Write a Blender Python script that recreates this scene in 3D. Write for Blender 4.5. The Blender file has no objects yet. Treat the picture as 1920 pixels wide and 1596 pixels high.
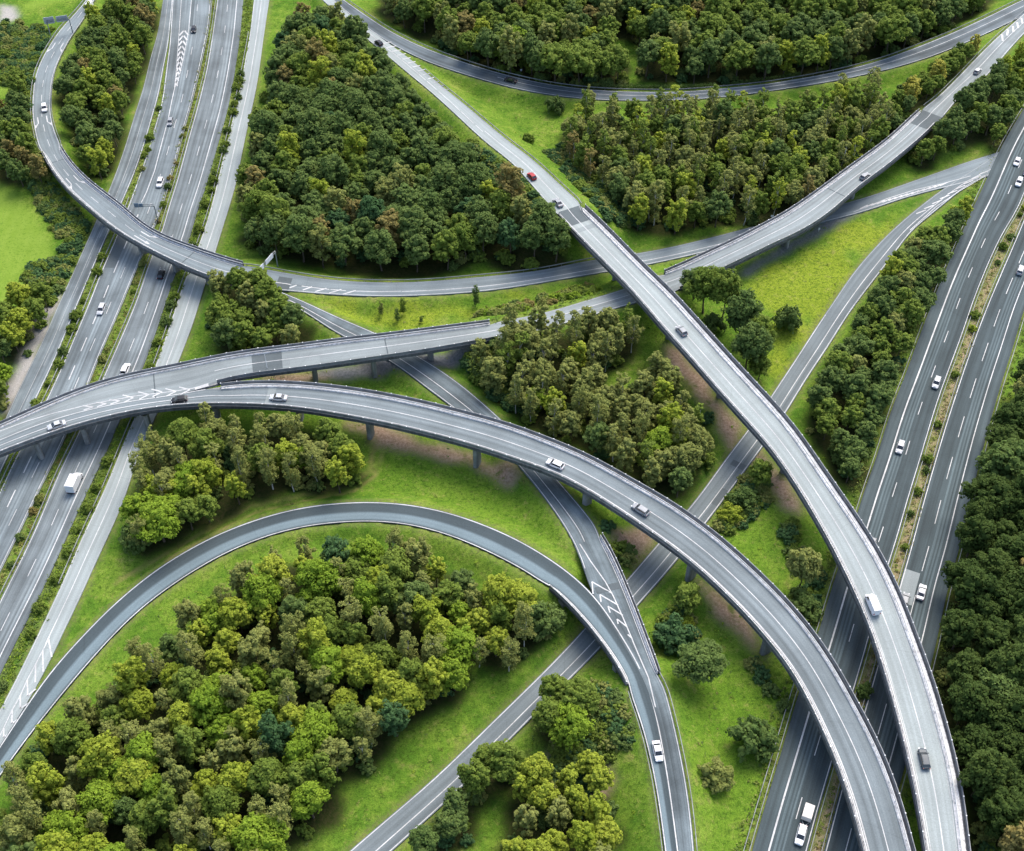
import bpy, math, random
import numpy as np
from math import radians, sin, cos, tan, pi
random.seed(7)
RNG = np.random.default_rng(11)
scn = bpy.context.scene
col = scn.collection

# ------------------------------------------------------------------ camera
PW, PH = 1920.0, 1596.0
TH = radians(47.0)
YH = -1750.0
FPX = (PH/2 - YH)/tan(TH)
HC = FPX*sin(TH)/7.09
SI, CO = sin(TH), cos(TH)
def unproj(px, py, z=0.0):
    u = (np.asarray(px, float)-PW/2)/FPX; v = (np.asarray(py, float)-PH/2)/FPX
    dz = -SI - v*CO; dy = CO - v*SI
    t = (np.asarray(z, float)-HC)/dz
    return u*t, dy*t
def proj(x, y, z):
    dy = np.asarray(y, float); dz = np.asarray(z, float)-HC
    f = dy*CO - dz*SI; up = dy*SI + dz*CO
    return PW/2 + FPX*np.asarray(x, float)/f, PH/2 - FPX*up/f
cam_d = bpy.data.cameras.new('camera'); cam = bpy.data.objects.new('camera', cam_d); col.objects.link(cam)
cam.location = (0, 0, HC); cam.rotation_euler = (pi/2-TH, 0, 0)
cam_d.sensor_fit = 'HORIZONTAL'; cam_d.sensor_width = 36.0; cam_d.lens = 36.0*FPX/PW
cam_d.clip_start = 1.0; cam_d.clip_end = 8000.0
scn.camera = cam

# ------------------------------------------------------------------ light
SUN_EL, SUN_AZ = radians(54), radians(28)      # azimuth clockwise from +Y
w = bpy.data.worlds.new('World'); scn.world = w; w.use_nodes = True
nt = w.node_tree; bg = nt.nodes['Background']
sky = nt.nodes.new('ShaderNodeTexSky'); sky.sky_type = 'NISHITA'; sky.sun_disc = False
sky.sun_elevation = SUN_EL; sky.sun_rotation = SUN_AZ
sky.air_density = 1.0; sky.dust_density = 4.0; sky.ozone_density = 1.0; sky.altitude = 100
nt.links.new(sky.outputs[0], bg.inputs[0]); bg.inputs[1].default_value = 0.15
sd = bpy.data.lights.new('sun', 'SUN'); so = bpy.data.objects.new('sun', sd); col.objects.link(so)
sd.energy = 1.35; sd.angle = radians(34); sd.color = (1.0, 0.95, 0.87)
so.rotation_euler = (pi/2-SUN_EL, 0, pi-SUN_AZ)
so.location = (60, 300, 300)
scn.view_settings.view_transform = 'Standard'; scn.view_settings.look = 'None'
scn.view_settings.gamma = 1.0; scn.view_settings.use_curve_mapping = False
scn.view_settings.exposure = 1.24
scn.cycles.max_bounces = 6; scn.cycles.diffuse_bounces = 3; scn.cycles.transparent_max_bounces = 6

# ------------------------------------------------------------------ helpers
def setp(o, label=None, cat=None, group=None, kind=None):
    if label: o['label'] = label
    if cat: o['category'] = cat
    if group: o['group'] = group
    if kind: o['kind'] = kind
    return o
def empty(name, loc, rz=0.0):
    o = bpy.data.objects.new(name, None); col.objects.link(o)
    o.location = loc; o.rotation_euler = (0, 0, rz); o.empty_display_size = 0.5
    return o
class MB:
    def __init__(s): s.v = []; s.f = []; s.uv = []; s.mi = []; s.smooth = False
    def face(s, pts, uv=None, mi=0):
        b = len(s.v); s.v.extend([tuple(map(float, p)) for p in pts]); s.f.append(tuple(range(b, b+len(pts))))
        s.uv.extend(uv if uv else [(0.0, 0.0)]*len(pts)); s.mi.append(mi)
    def box(s, c, d, rz=0.0, mi=0, top=1.0):
        cx, cy, cz = c; dx, dy, dz = d[0]/2, d[1]/2, d[2]/2
        ca, sa = cos(rz), sin(rz); P = []
        for k in (-1, 1):
            q = top if k > 0 else 1.0
            for a, b in ((-1, -1), (1, -1), (1, 1), (-1, 1)):
                x, y = a*dx*q, b*dy*q
                P.append((cx+x*ca-y*sa, cy+x*sa+y*ca, cz+k*dz))
        for q in ((3,2,1,0),(4,5,6,7),(0,1,5,4),(1,2,6,5),(2,3,7,6),(3,0,4,7)):
            s.face([P[i] for i in q], None, mi)
    def tube(s, a, b, r0, r1=None, n=8, mi=0, cap=True):
        r1 = r0 if r1 is None else r1
        a = np.array(a, float); b = np.array(b, float); d = b-a; d /= max(np.linalg.norm(d), 1e-9)
        e = np.cross(d, (0, 0, 1)) if abs(d[2]) < 0.95 else np.cross(d, (1, 0, 0))
        e /= np.linalg.norm(e); g = np.cross(d, e)
        A = []; B = []
        for k in range(n):
            t = 2*pi*k/n; w_ = e*cos(t)+g*sin(t); A.append(a+w_*r0); B.append(b+w_*r1)
        for k in range(n):
            j = (k+1) % n; s.face([A[j], A[k], B[k], B[j]], None, mi)
        if cap: s.face(B[::-1], None, mi); s.face(A, None, mi)
    def build(s, name, mat, parent=None, smooth=False, weld=False):
        me = bpy.data.meshes.new(name); me.from_pydata(s.v, [], s.f)
        uvl = me.uv_layers.new(name='UVMap')
        uvl.data.foreach_set('uv', np.array(s.uv, np.float32).ravel())
        mats = mat if isinstance(mat, (list, tuple)) else [mat]
        for m in mats: me.materials.append(m)
        if len(mats) > 1: me.polygons.foreach_set('material_index', np.array(s.mi, np.int32))
        if smooth: me.polygons.foreach_set('use_smooth', np.ones(len(s.f), bool))
        me.update()
        if weld:
            import bmesh
            bm = bmesh.new(); bm.from_mesh(me); bmesh.ops.remove_doubles(bm, verts=bm.verts, dist=0.001)
            bmesh.ops.recalc_face_normals(bm, faces=bm.faces); bm.to_mesh(me); bm.free()
        o = bpy.data.objects.new(name, me); col.objects.link(o)
        if parent: o.parent = parent
        return o
def quad_mesh(name, V, Q, mats, mi=None, smooth=False):
    me = bpy.data.meshes.new(name)
    V = np.asarray(V, np.float32); Q = np.asarray(Q, np.int32)
    k = Q.shape[1]
    me.vertices.add(len(V)); me.vertices.foreach_set('co', V.ravel())
    me.loops.add(Q.size); me.loops.foreach_set('vertex_index', Q.ravel())
    me.polygons.add(len(Q)); me.polygons.foreach_set('loop_start', np.arange(0, Q.size, k, dtype=np.int32))
    if mi is not None: me.polygons.foreach_set('material_index', np.asarray(mi, np.int32))
    if smooth: me.polygons.foreach_set('use_smooth', np.ones(len(Q), bool))
    for m in mats: me.materials.append(m)
    me.update(calc_edges=True); me.validate()
    return me

# ------------------------------------------------------------------ materials
class NT:
    def __init__(s, name):
        s.m = bpy.data.materials.new(name); s.m.use_nodes = True; s.t = s.m.node_tree
        s.b = s.t.nodes['Principled BSDF']
    def n(s, typ, **kw):
        q = s.t.nodes.new(typ)
        for k, v in kw.items(): setattr(q, k, v)
        return q
    def l(s, a, b): s.t.links.new(a, b)
    def math(s, op, a, b=None, clamp=False):
        q = s.n('ShaderNodeMath', operation=op, use_clamp=clamp)
        for i, v in enumerate((a, b)):
            if v is None: continue
            if isinstance(v, (int, float)): q.inputs[i].default_value = v
            else: s.l(v, q.inputs[i])
        return q.outputs[0]
    def noise(s, vec, scale, detail=4.0, rough=0.55):
        q = s.n('ShaderNodeTexNoise'); q.inputs['Scale'].default_value = scale
        q.inputs['Detail'].default_value = detail; q.inputs['Roughness'].default_value = rough
        if vec is not None: s.l(vec, q.inputs['Vector'])
        return q.outputs['Fac']
    def ramp(s, fac, stops):
        q = s.n('ShaderNodeValToRGB'); e = q.color_ramp.elements
        while len(e) < len(stops): e.new(0.5)
        for i, (p, c) in enumerate(stops):
            e[i].position = p; e[i].color = (c[0], c[1], c[2], 1) if not isinstance(c, float) else (c, c, c, 1)
        s.l(fac, q.inputs[0]); return q.outputs[0]
    def mix(s, fac, a, b, mode='MIX'):
        q = s.n('ShaderNodeMix', data_type='RGBA', blend_type=mode)
        for sock, v in ((q.inputs[0], fac), (q.inputs[6], a), (q.inputs[7], b)):
            if isinstance(v, (int, float)): sock.default_value = v
            elif isinstance(v, tuple): sock.default_value = (v[0], v[1], v[2], 1)
            else: s.l(v, sock)
        return q.outputs[2]
    def mapr(s, v, a, b, c=0.0, d=1.0):
        q = s.n('ShaderNodeMapRange'); q.interpolation_type = 'SMOOTHSTEP'
        s.l(v, q.inputs[0])
        for i, x in enumerate((a, b, c, d)): q.inputs[i+1].default_value = x
        return q.outputs[0]
    def fin(s, colr, rough=0.7, spec=0.3, bump=None, bstr=0.3, bdist=0.1):
        if isinstance(colr, tuple): s.b.inputs['Base Color'].default_value = (colr[0], colr[1], colr[2], 1)
        else: s.l(colr, s.b.inputs['Base Color'])
        s.b.inputs['Roughness'].default_value = rough; s.b.inputs['Specular IOR Level'].default_value = spec
        if bump is not None:
            q = s.n('ShaderNodeBump'); q.inputs['Strength'].default_value = bstr; q.inputs['Distance'].default_value = bdist
            s.l(bump, q.inputs['Height']); s.l(q.outputs[0], s.b.inputs['Normal'])
        return s.m

def asphalt(name, base, bands=(), var=0.22, width=9.0, streak=0.25, rough=0.75, spec=0.12, tone=0.60):
    """bands: (fraction across, half width in fraction, brightness factor) - polished or oily wheel tracks"""
    k = NT(name)
    tc = k.n('ShaderNodeTexCoord'); sx = k.n('ShaderNodeSeparateXYZ'); k.l(tc.outputs['UV'], sx.inputs[0])
    cb = k.n('ShaderNodeCombineXYZ')
    k.l(k.math('MULTIPLY', sx.outputs[0], width*0.9), cb.inputs[0]); k.l(k.math('MULTIPLY', sx.outputs[1], 0.018), cb.inputs[1])
    st = k.noise(cb.outputs[0], 1.0, 5.0, 0.6)
    geo = k.n('ShaderNodeNewGeometry')
    big = k.noise(geo.outputs['Position'], 0.06, 4.0, 0.6)
    fine = k.noise(geo.outputs['Position'], 3.5, 3.0, 0.7)
    f = k.mapr(st, 0.3, 0.7, 1-streak, 1+streak)
    f = k.math('MULTIPLY', f, k.mapr(big, 0.3, 0.7, 1-var, 1+var))
    f = k.math('MULTIPLY', f, k.mapr(fine, 0.25, 0.75, 0.88, 1.12))
    wob = k.math('MULTIPLY', k.math('SUBTRACT', st, 0.5), 0.02)
    for c, hw, fac in bands:
        d = k.math('ABSOLUTE', k.math('SUBTRACT', k.math('ADD', sx.outputs[0], wob), c))
        b = k.mapr(d, hw*0.55, hw*1.25, fac, 1.0)
        f = k.math('MULTIPLY', f, b)
    # small repaired squares and cracks
    v = k.n('ShaderNodeTexVoronoi', feature='DISTANCE_TO_EDGE'); v.inputs['Scale'].default_value = 0.07
    k.l(geo.outputs['Position'], v.inputs['Vector'])
    f = k.math('MULTIPLY', f, k.mapr(v.outputs['Distance'], 0.0, 0.006, 0.88, 1.0))
    q = k.n('ShaderNodeVectorMath', operation='SCALE'); q.inputs[0].default_value = tuple(b_*tone*t_ for b_, t_ in zip(base, (0.91, 1.0, 0.95))); k.l(f, q.inputs['Scale'])
    return k.fin(q.outputs[0], rough, spec, fine, 0.15, 0.02)

def simple(name, c, rough=0.6, spec=0.4, var=0.12, scale=0.8, metal=0.0):
    k = NT(name); geo = k.n('ShaderNodeNewGeometry')
    nz = k.noise(geo.outputs['Position'], scale, 5.0, 0.6)
    f = k.mapr(nz, 0.25, 0.75, 1-var, 1+var)
    q = k.n('ShaderNodeVectorMath', operation='SCALE'); q.inputs[0].default_value = c; k.l(f, q.inputs['Scale'])
    k.b.inputs['Metallic'].default_value = metal
    return k.fin(q.outputs[0], rough, spec)
def paint(name, c, rough=0.3):
    k = NT(name); k.b.inputs['Coat Weight'].default_value = 0.08; k.b.inputs['Coat Roughness'].default_value = 0.08
    tc = k.n('ShaderNodeTexCoord'); nz = k.noise(tc.outputs['Object'], 1.7, 3.0)
    q = k.n('ShaderNodeVectorMath', operation='SCALE'); q.inputs[0].default_value = c; k.l(k.mapr(nz, 0.2, 0.8, 0.93, 1.05), q.inputs['Scale'])
    return k.fin(q.outputs[0], 0.42, 0.22)
def marking_mat(name, c):
    k = NT(name); geo = k.n('ShaderNodeNewGeometry')
    nz = k.noise(geo.outputs['Position'], 1.6, 6.0, 0.7); n2 = k.noise(geo.outputs['Position'], 0.12, 3.0)
    f = k.math('MULTIPLY', k.mapr(nz, 0.30, 0.52, 0.66, 1.05), k.mapr(n2, 0.3, 0.7, 0.72, 1.08))
    q = k.n('ShaderNodeVectorMath', operation='SCALE'); q.inputs[0].default_value = c; k.l(f, q.inputs['Scale'])
    return k.fin(q.outputs[0], 0.6, 0.3)
def concrete(name, c, var=0.25):
    k = NT(name); geo = k.n('ShaderNodeNewGeometry')
    a = k.noise(geo.outputs['Position'], 0.35, 6.0, 0.65); b = k.noise(geo.outputs['Position'], 4.0, 4.0, 0.7)
    mp = k.n('ShaderNodeMapping'); mp.inputs['Scale'].default_value = (1.4, 1.4, 0.12); k.l(geo.outputs['Position'], mp.inputs[0])
    s_ = k.noise(mp.outputs[0], 1.0, 4.0, 0.6)
    f = k.math('MULTIPLY', k.mapr(a, 0.25, 0.75, 1-var, 1+var), k.mapr(b, 0.25, 0.75, 0.9, 1.1))
    f = k.math('MULTIPLY', f, k.mapr(s_, 0.35, 0.6, 0.72, 1.05))
    q = k.n('ShaderNodeVectorMath', operation='SCALE'); q.inputs[0].default_value = c; k.l(f, q.inputs['Scale'])
    return k.fin(q.outputs[0], 0.8, 0.25, b, 0.2, 0.03)
def leaf(name, c1, c2):
    k = NT(name); oi = k.n('ShaderNodeObjectInfo'); geo = k.n('ShaderNodeNewGeometry')
    nz = k.noise(geo.outputs['Position'], 0.33, 3.0, 0.6); n2 = k.noise(geo.outputs['Position'], 2.3, 2.0, 0.6)
    t = k.math('ADD', k.math('MULTIPLY', oi.outputs['Random'], 0.45), k.math('MULTIPLY', k.mapr(nz, 0.25, 0.75), 0.55))
    c = k.mix(t, c1, c2)
    f = k.mapr(n2, 0.25, 0.75, 0.7, 1.3)
    q = k.n('ShaderNodeVectorMath', operation='SCALE'); k.l(c, q.inputs[0]); k.l(f, q.inputs['Scale'])
    m = k.fin(q.outputs[0], 0.75, 0.06)
    tr = k.n('ShaderNodeBsdfTranslucent'); k.l(q.outputs[0], tr.inputs[0]); mx = k.n('ShaderNodeMixShader'); mx.inputs[0].default_value = 0.28
    k.l(k.b.outputs[0], mx.inputs[1]); k.l(tr.outputs[0], mx.inputs[2]); k.l(mx.outputs[0], k.t.nodes['Material Output'].inputs[0])
    return m

KA = 0.72
M = {}
M['mark'] = marking_mat('road_paint_white', (0.46, 0.47, 0.47))
M['mark_soft'] = marking_mat('road_paint_worn', (0.30, 0.315, 0.32))
M['kerb'] = concrete('pale_kerb_concrete', (0.56, 0.56, 0.55), 0.22)
M['conc'] = concrete('grey_concrete', (0.22, 0.222, 0.218))
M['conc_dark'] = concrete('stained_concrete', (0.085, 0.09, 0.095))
M['steel'] = simple('galvanised_steel', (0.20, 0.215, 0.21), 0.6, 0.3, 0.3, 0.4)
M['steel_l'] = simple('bright_galvanised_steel', (0.42, 0.43, 0.43), 0.6, 0.3, 0.2, 0.5)
M['rail'] = simple('weathered_railing', (0.17, 0.18, 0.19), 0.55, 0.4, 0.3, 0.5)
M['stud'] = simple('railing_post_cap', (0.55, 0.57, 0.58), 0.5, 0.4, 0.2)
M['a_mot'] = asphalt('motorway_asphalt', (0.225, 0.245, 0.275), [(0.50, 0.035, 1.32), (0.585, 0.03, 1.28), (0.2, 0.16, 0.86), (0.83, 0.1, 1.08)], width=13)
M['a_mot2'] = asphalt('motorway_asphalt_east', (0.225, 0.24, 0.265), [(0.56, 0.03, 1.3), (0.66, 0.03, 1.35), (0.9, 0.1, 0.88)], width=12)
M['a_coll'] = asphalt('collector_asphalt', (0.225, 0.245, 0.275), [(0.35, 0.05, 0.88), (0.75, 0.06, 0.9)], var=0.3, width=6.5)
M['a_light'] = asphalt('pale_ramp_asphalt', (0.45, 0.465, 0.485), [(0.72, 0.05, 1.08), (0.3, 0.05, 1.06)], var=0.07, streak=0.09, width=8)
M['a_slip'] = asphalt('slip_road_asphalt', (0.30, 0.325, 0.36), [(0.3, 0.07, 1.1)], var=0.14, streak=0.15, width=7)
M['a_E'] = asphalt('curved_ramp_asphalt', (0.27, 0.295, 0.33), [(0.27, 0.06, 1.1), (0.75, 0.06, 1.1)], var=0.12, streak=0.14, width=9)
M['a_D'] = asphalt('viaduct_asphalt', (0.33, 0.345, 0.37), [(0.3, 0.05, 1.1), (0.66, 0.05, 1.1)], var=0.14, streak=0.15, width=9)
M['a_B'] = asphalt('sweeping_viaduct_asphalt', (0.245, 0.265, 0.295), [(0.28, 0.17, 1.12), (0.62, 0.05, 1.18), (0.74, 0.04, 0.86)], var=0.14, streak=0.14, width=9)
M['a_F'] = asphalt('patchy_ramp_asphalt', (0.195, 0.22, 0.25), [(0.3, 0.12, 1.22), (0.62, 0.08, 0.85)], var=0.42, streak=0.2, width=9)
M['a_G'] = asphalt('loop_asphalt', (0.098, 0.120, 0.14), [(0.70, 0.20, 2.5), (0.97, 0.05, 0.6), (0.22, 0.14, 0.9)], var=0.08, streak=0.08, width=6.5)
M['a_H'] = asphalt('lower_road_asphalt', (0.235, 0.255, 0.285), [(0.28, 0.05, 1.08), (0.8, 0.1, 0.85)], var=0.1, streak=0.12, width=8)
M['a_H2'] = asphalt('pale_lower_road', (0.36, 0.375, 0.41), [(0.28, 0.05, 1.05)], var=0.1, streak=0.1, width=8)
M['a_J'] = asphalt('wood_road_asphalt', (0.17, 0.19, 0.22), [(0.6, 0.1, 0.8)], var=0.3, streak=0.2, width=7)
M['a_R'] = asphalt('dark_motorway_asphalt', (0.088, 0.108, 0.122), [(0.40, 0.025, 1.75), (0.475, 0.02, 1.6), (0.55, 0.02, 1.75), (0.16, 0.12, 1.15), (0.86, 0.05, 0.8)], var=0.12, streak=0.22, width=12)
M['a_R2'] = asphalt('dark_motorway_asphalt_outer', (0.088, 0.108, 0.122), [(0.47, 0.025, 1.75), (0.55, 0.02, 1.55), (0.62, 0.025, 1.75), (0.87, 0.08, 1.25), (0.18, 0.08, 0.85)], var=0.12, streak=0.22, width=12)
M['patch_dark'] = asphalt('dark_repair_asphalt', (0.15, 0.165, 0.185), var=0.12, streak=0.05)
M['patch_light'] = asphalt('light_repair_asphalt', (0.36, 0.375, 0.40), var=0.1, streak=0.05)
# ------------------------------------------------------------------ roads
def gsm(a, sig):
    if sig <= 0: return a
    r = int(3*sig)+1; k = np.exp(-0.5*(np.arange(-r, r+1)/sig)**2); k /= k.sum()
    a = np.asarray(a, float)
    if a.ndim == 1:
        p = np.concatenate([2*a[0]-a[1:r+1][::-1] if len(a) > r else np.full(r, a[0]), a, 2*a[-1]-a[-r-1:-1][::-1] if len(a) > r else np.full(r, a[-1])])
        return np.convolve(p, k, 'valid')
    return np.stack([gsm(a[:, i], sig) for i in range(a.shape[1])], 1)
def resample(P, n=None, step=None):
    P = np.asarray(P, float); d = np.r_[0, np.cumsum(np.linalg.norm(np.diff(P, axis=0), axis=1))]
    if n is None: n = max(int(d[-1]/step)+1, 4)
    t = np.linspace(0, d[-1], n)
    return np.stack([np.interp(t, d, P[:, i]) for i in range(P.shape[1])], 1)
ROADS = {}
class Road:
    STEP = 2.0
    def __init__(s, name, L, R, Z, mat, bias=0.0, ext=(90, 90), bridges=(), ins=(1.15, 1.25), sm=3.0, emb=True, lsp=None, rsp=None):
        s.name, s.mat, s.bias, s.emb = name, mat, bias, emb
        n = 160
        l = resample(L, n); r = resample(R, n); c = (l+r)/2
        d = np.r_[0, np.cumsum(np.linalg.norm(np.diff(c, axis=0), axis=1))]
        if isinstance(Z, (int, float)): z = np.full(n, float(Z))
        else:
            kk = [(d[np.argmin(np.hypot(c[:, 0]-x, c[:, 1]-y))], zz) for x, y, zz in Z]
            kk.sort(); z = np.interp(d, [a for a, b in kk], [b for a, b in kk])
        z = gsm(z, 6)
        lx, ly = unproj(l[:, 0], l[:, 1], z); rx, ry = unproj(r[:, 0], r[:, 1], z)
        Lw = np.stack([lx, ly], 1); Rw = np.stack([rx, ry], 1); C = np.concatenate([(Lw+Rw)/2, z[:, None]], 1)
        def extend(P, Q, e0, e1):
            if e0:
                t = Q[0]-Q[6]; t = t/np.linalg.norm(t[:2]); P = np.vstack([P[0]+t[:P.shape[1]]*e0, P])
            if e1:
                t = Q[-1]-Q[-7]; t = t/np.linalg.norm(t[:2]); P = np.vstack([P, P[-1]+t[:P.shape[1]]*e1])
            return P
        C3 = extend(C, np.c_[C[:, :2], np.zeros(n)], *ext)
        Lw = extend(Lw, C[:, :2], *ext); Rw = extend(Rw, C[:, :2], *ext)
        C = resample(C3, step=s.STEP); C[:, :2] = gsm(C[:, :2], sm)
        T = np.gradient(C[:, :2], axis=0); T /= np.linalg.norm(T, axis=1)[:, None]
        N = np.stack([T[:, 1], -T[:, 0]], 1)
        i0 = len(C)//2; q0 = np.argmin(np.hypot(*(Lw-C[i0, :2]).T)); q1 = np.argmin(np.hypot(*(Rw-C[i0, :2]).T))
        s.sg = 1.0 if (Rw[q1]-Lw[q0])@N[i0] > 0 else -1.0
        N = N*s.sg
        def lateral(P):
            out = np.zeros(len(C))
            for i in range(len(C)):
                q = P-C[i, :2]; a = q@T[i]; b = q@N[i]; best = None
                j = np.nonzero((a[:-1] <= 0) & (a[1:] > 0))[0]
                for m in j:
                    f = -a[m]/(a[m+1]-a[m]); v = b[m]+f*(b[m+1]-b[m])
                    if abs(v) < 25 and (best is None or abs(v) < abs(best)): best = v
                out[i] = np.nan if best is None else best
            ok = ~np.isnan(out); idx = np.arange(len(out))
            return np.interp(idx, idx[ok], out[ok])
        a = gsm(lateral(Lw), sm); b = gsm(lateral(Rw), sm)
        C[:, :2] += N*((a+b)/2)[:, None]
        s.C = C; s.hw = np.maximum((b-a)/2, 0.4)
        s.C[:, 2] += bias
        T = np.gradient(C[:, :2], axis=0); T /= np.linalg.norm(T, axis=1)[:, None]
        s.T = T; s.N = np.stack([T[:, 1], -T[:, 0]], 1)*s.sg
        s.S = np.r_[0, np.cumsum(np.linalg.norm(np.diff(C[:, :2], axis=0), axis=1))]
        s.px = np.stack(proj(C[:, 0], C[:, 1], C[:, 2]), 1)
        s.spans = [tuple(sorted((s.at_px(*p), s.at_px(*q)))) for p, q in bridges]
        s.isb = np.zeros(len(C), bool)
        for p, q in s.spans: s.isb |= (s.S >= p) & (s.S <= q)
        f = np.clip(gsm(s.isb.astype(float), 1.0), 0, 1)
        def msk(sp):
            if sp is None: return f
            m = np.zeros(len(C))
            for p, q in sp:
                a_, b_ = sorted((s.at_px(*p), s.at_px(*q))); m[(s.S >= a_) & (s.S <= b_)] = 1
            return np.clip(gsm(m, 1.0), 0, 1)*f
        s.il = msk(lsp)*ins[0]; s.ir = msk(rsp)*ins[1]
        s.lspan = s.spans if lsp is None else [tuple(sorted((s.at_px(*p), s.at_px(*q)))) for p, q in lsp]
        s.rspan = s.spans if rsp is None else [tuple(sorted((s.at_px(*p), s.at_px(*q)))) for p, q in rsp]
        ROADS[name] = s
    def at_px(s, x, y):
        d = np.hypot(s.px[:, 0]-x, s.px[:, 1]-y); i = int(np.argmin(d)); return float(s.S[i])
    def _i(s, S, A): 
        if A.ndim == 1: return np.interp(S, s.S, A)
        return np.stack([np.interp(S, s.S, A[:, k]) for k in range(A.shape[1])], -1)
    def off(s, S, spec):
        """lateral offset in metres (right positive): ('L',m) ('R',m) from pavement edge, ('F',f) fraction, ('C',m)"""
        S = np.asarray(S, float); hw = s._i(S, s.hw); l = -hw+s._i(S, s.il); r = hw-s._i(S, s.ir)
        k, v = spec
        if k == 'L': return l+v
        if k == 'R': return r-v
        if k == 'F': return l+(r-l)*v
        if k == 'DL': return -hw+v
        if k == 'DR': return hw-v
        return np.full_like(S, v)
    def pos(s, S, o, dz=0.0):
        S = np.asarray(S, float); c = s._i(S, s.C); n = s._i(S, s.N)
        P = c.copy(); P[..., :2] += n*np.asarray(o)[..., None]; P[..., 2] += dz
        return P
    def ribbon(s, mb, sa, sb, oa, ob, dz, step=2.0, mi=0):
        n = max(int(abs(sb-sa)/step)+1, 2); S = np.linspace(sa, sb, n)
        A = s.pos(S, oa(S), dz); B = s.pos(S, ob(S), dz)
        for i in range(n-1):
            mb.face([A[i], B[i], B[i+1], A[i+1]], [(0, S[i]), (1, S[i]), (1, S[i+1]), (0, S[i+1])], mi)
    def rng(s, a, b):
        sa = 0.0 if a is None else s.at_px(*a); sb = s.S[-1] if b is None else s.at_px(*b)
        return (min(sa, sb), max(sa, sb))
    def build(s, label=None):
        mb = MB(); n = len(s.S); l = s.off(s.S, ('L', 0)); r = s.off(s.S, ('R', 0))
        A = s.pos(s.S, l); B = s.pos(s.S, r); A2 = A.copy(); B2 = B.copy(); A2[:, 2] -= 0.35; B2[:, 2] -= 0.35
        for i in range(n-1):
            mb.face([A[i], B[i], B[i+1], A[i+1]], [(0, s.S[i]), (1, s.S[i]), (1, s.S[i+1]), (0, s.S[i+1])])
            if not (s.isb[i] or s.isb[i+1]):
                mb.face([A2[i], A[i], A[i+1], A2[i+1]], [(0, s.S[i])]*4)
                mb.face([B[i], B2[i], B2[i+1], B[i+1]], [(1, s.S[i])]*4)
        s.obj = mb.build('road', M[s.mat]); s.obj['kind'] = 'structure'; s.mk = MB(); s.mk2 = MB()
        return s.obj
    def line(s, spec, w=0.2, a=None, b=None, dash=None, soft=False, ph=0.0):
        w *= 0.85; sa, sb = s.rng(a, b); mb = s.mk2 if soft else s.mk
        oa = lambda S: s.off(S, spec)-w/2; ob = lambda S: s.off(S, spec)+w/2
        if dash is None: s.ribbon(mb, sa, sb, oa, ob, 0.025)
        else:
            t = sa+ph
            while t < sb:
                s.ribbon(mb, t, min(t+dash[0], sb), oa, ob, 0.025); t += dash[0]+dash[1]
    def zat(s, x, y):
        d = np.hypot(s.C[:, 0]-x, s.C[:, 1]-y); return s.C[int(np.argmin(d)), 2]
    def pxw(s, x, y):
        z = 0.0
        for _ in range(5):
            X, Y = unproj(x, y, z); z = s.zat(X, Y)
        return np.array([X, Y, z])
    def stroke(s, pts, w=0.3, closed=False, dz=0.03, soft=False):
        w *= 0.85; s.ns = getattr(s, 'ns', 0)+1; dz = dz+0.003*(s.ns % 9); P = np.array([s.pxw(*p) for p in pts]); mb = s.mk2 if soft else s.mk
        for i in range(len(P)-1):
            a, b = P[i], P[i+1]; d = b[:2]-a[:2]; L = np.linalg.norm(d)
            if L < 1e-3: continue
            d /= L; m = np.array([-d[1], d[0]])*w/2; k = max(int(L/2.5), 1); e = d*(w*0.25)
            for q in range(k):
                p0 = a+(b-a)*q/k; p1 = a+(b-a)*(q+1)/k
                z0 = s.zat(p0[0], p0[1])+dz; z1 = s.zat(p1[0], p1[1])+dz
                mb.face([(p0[0]-m[0], p0[1]-m[1], z0), (p1[0]-m[0], p1[1]-m[1], z1), (p1[0]+m[0], p1[1]+m[1], z1), (p0[0]+m[0], p0[1]+m[1], z0)])
    def patch(s, a, b, fa, fb, mat, dz=0.012):
        mb = MB(); sa, sb = s.rng(a, b)
        s.ribbon(mb, sa, sb, lambda S: s.off(S, ('F', fa)), lambda S: s.off(S, ('F', fb)), dz)
        mb.build('repair_patch', M[mat], s.obj)
    def finish(s):
        if s.mk.f: s.mk.build('road_marking', M['mark'], s.obj)
        if s.mk2.f: s.mk2.build('worn_marking', M['mark_soft'], s.obj)

def pts(t):
    v = [float(x) for x in t.replace(';', ' ').replace(',', ' ').split()]
    return list(zip(v[::2], v[1::2]))

S1 = Road('S1', pts('306,0 296,62 284,100 270,160 254,210 236,270 219,320 203,360 173,432 157,466 140,505 123,543 108,573 88,623 58,683 25,751 6,795 -14,840'),
 pts('324,0 318,60 313,100 309,115 296,185 286,218 271,270 255,318 233,371 201,440 185,478 150,560 130,608 108,663 80,723 54,776 17,852 -4,895'), 0.0, 'a_coll', 0.0)
S2 = Road('S2', pts('323,0 318,83 312,125 304,190 288,246 273,296 248,366 236,396 218,445 190,505 173,553 140,630 115,688 81,763 35,842 22,875 -2,926'),
 pts('396,0 391,50 383,88 371,143 358,195 343,246 331,296 301,393 292,420 266,475 251,515 226,575 208,618 183,671 163,728 119,822 98,870 68,930 38,993 17,1036 0,1069'), 0.0, 'a_mot', 0.012)
S3 = Road('S3', pts('407,0 398,63 388,125 371,195 351,266 333,333 313,396 304,430 276,500 261,550 233,616 211,666 185,726 145,815 110,883 83,953 48,1030 20,1083 0,1126'),
 pts('456,0 451,63 437,155 426,210 403,291 378,376 367,400 356,448 328,513 313,560 288,633 273,678 262,703 214,812 190,868 150,950 113,1033 83,1100 50,1166 33,1196 0,1264'), 0.0, 'a_mot2', 0.0)
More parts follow.
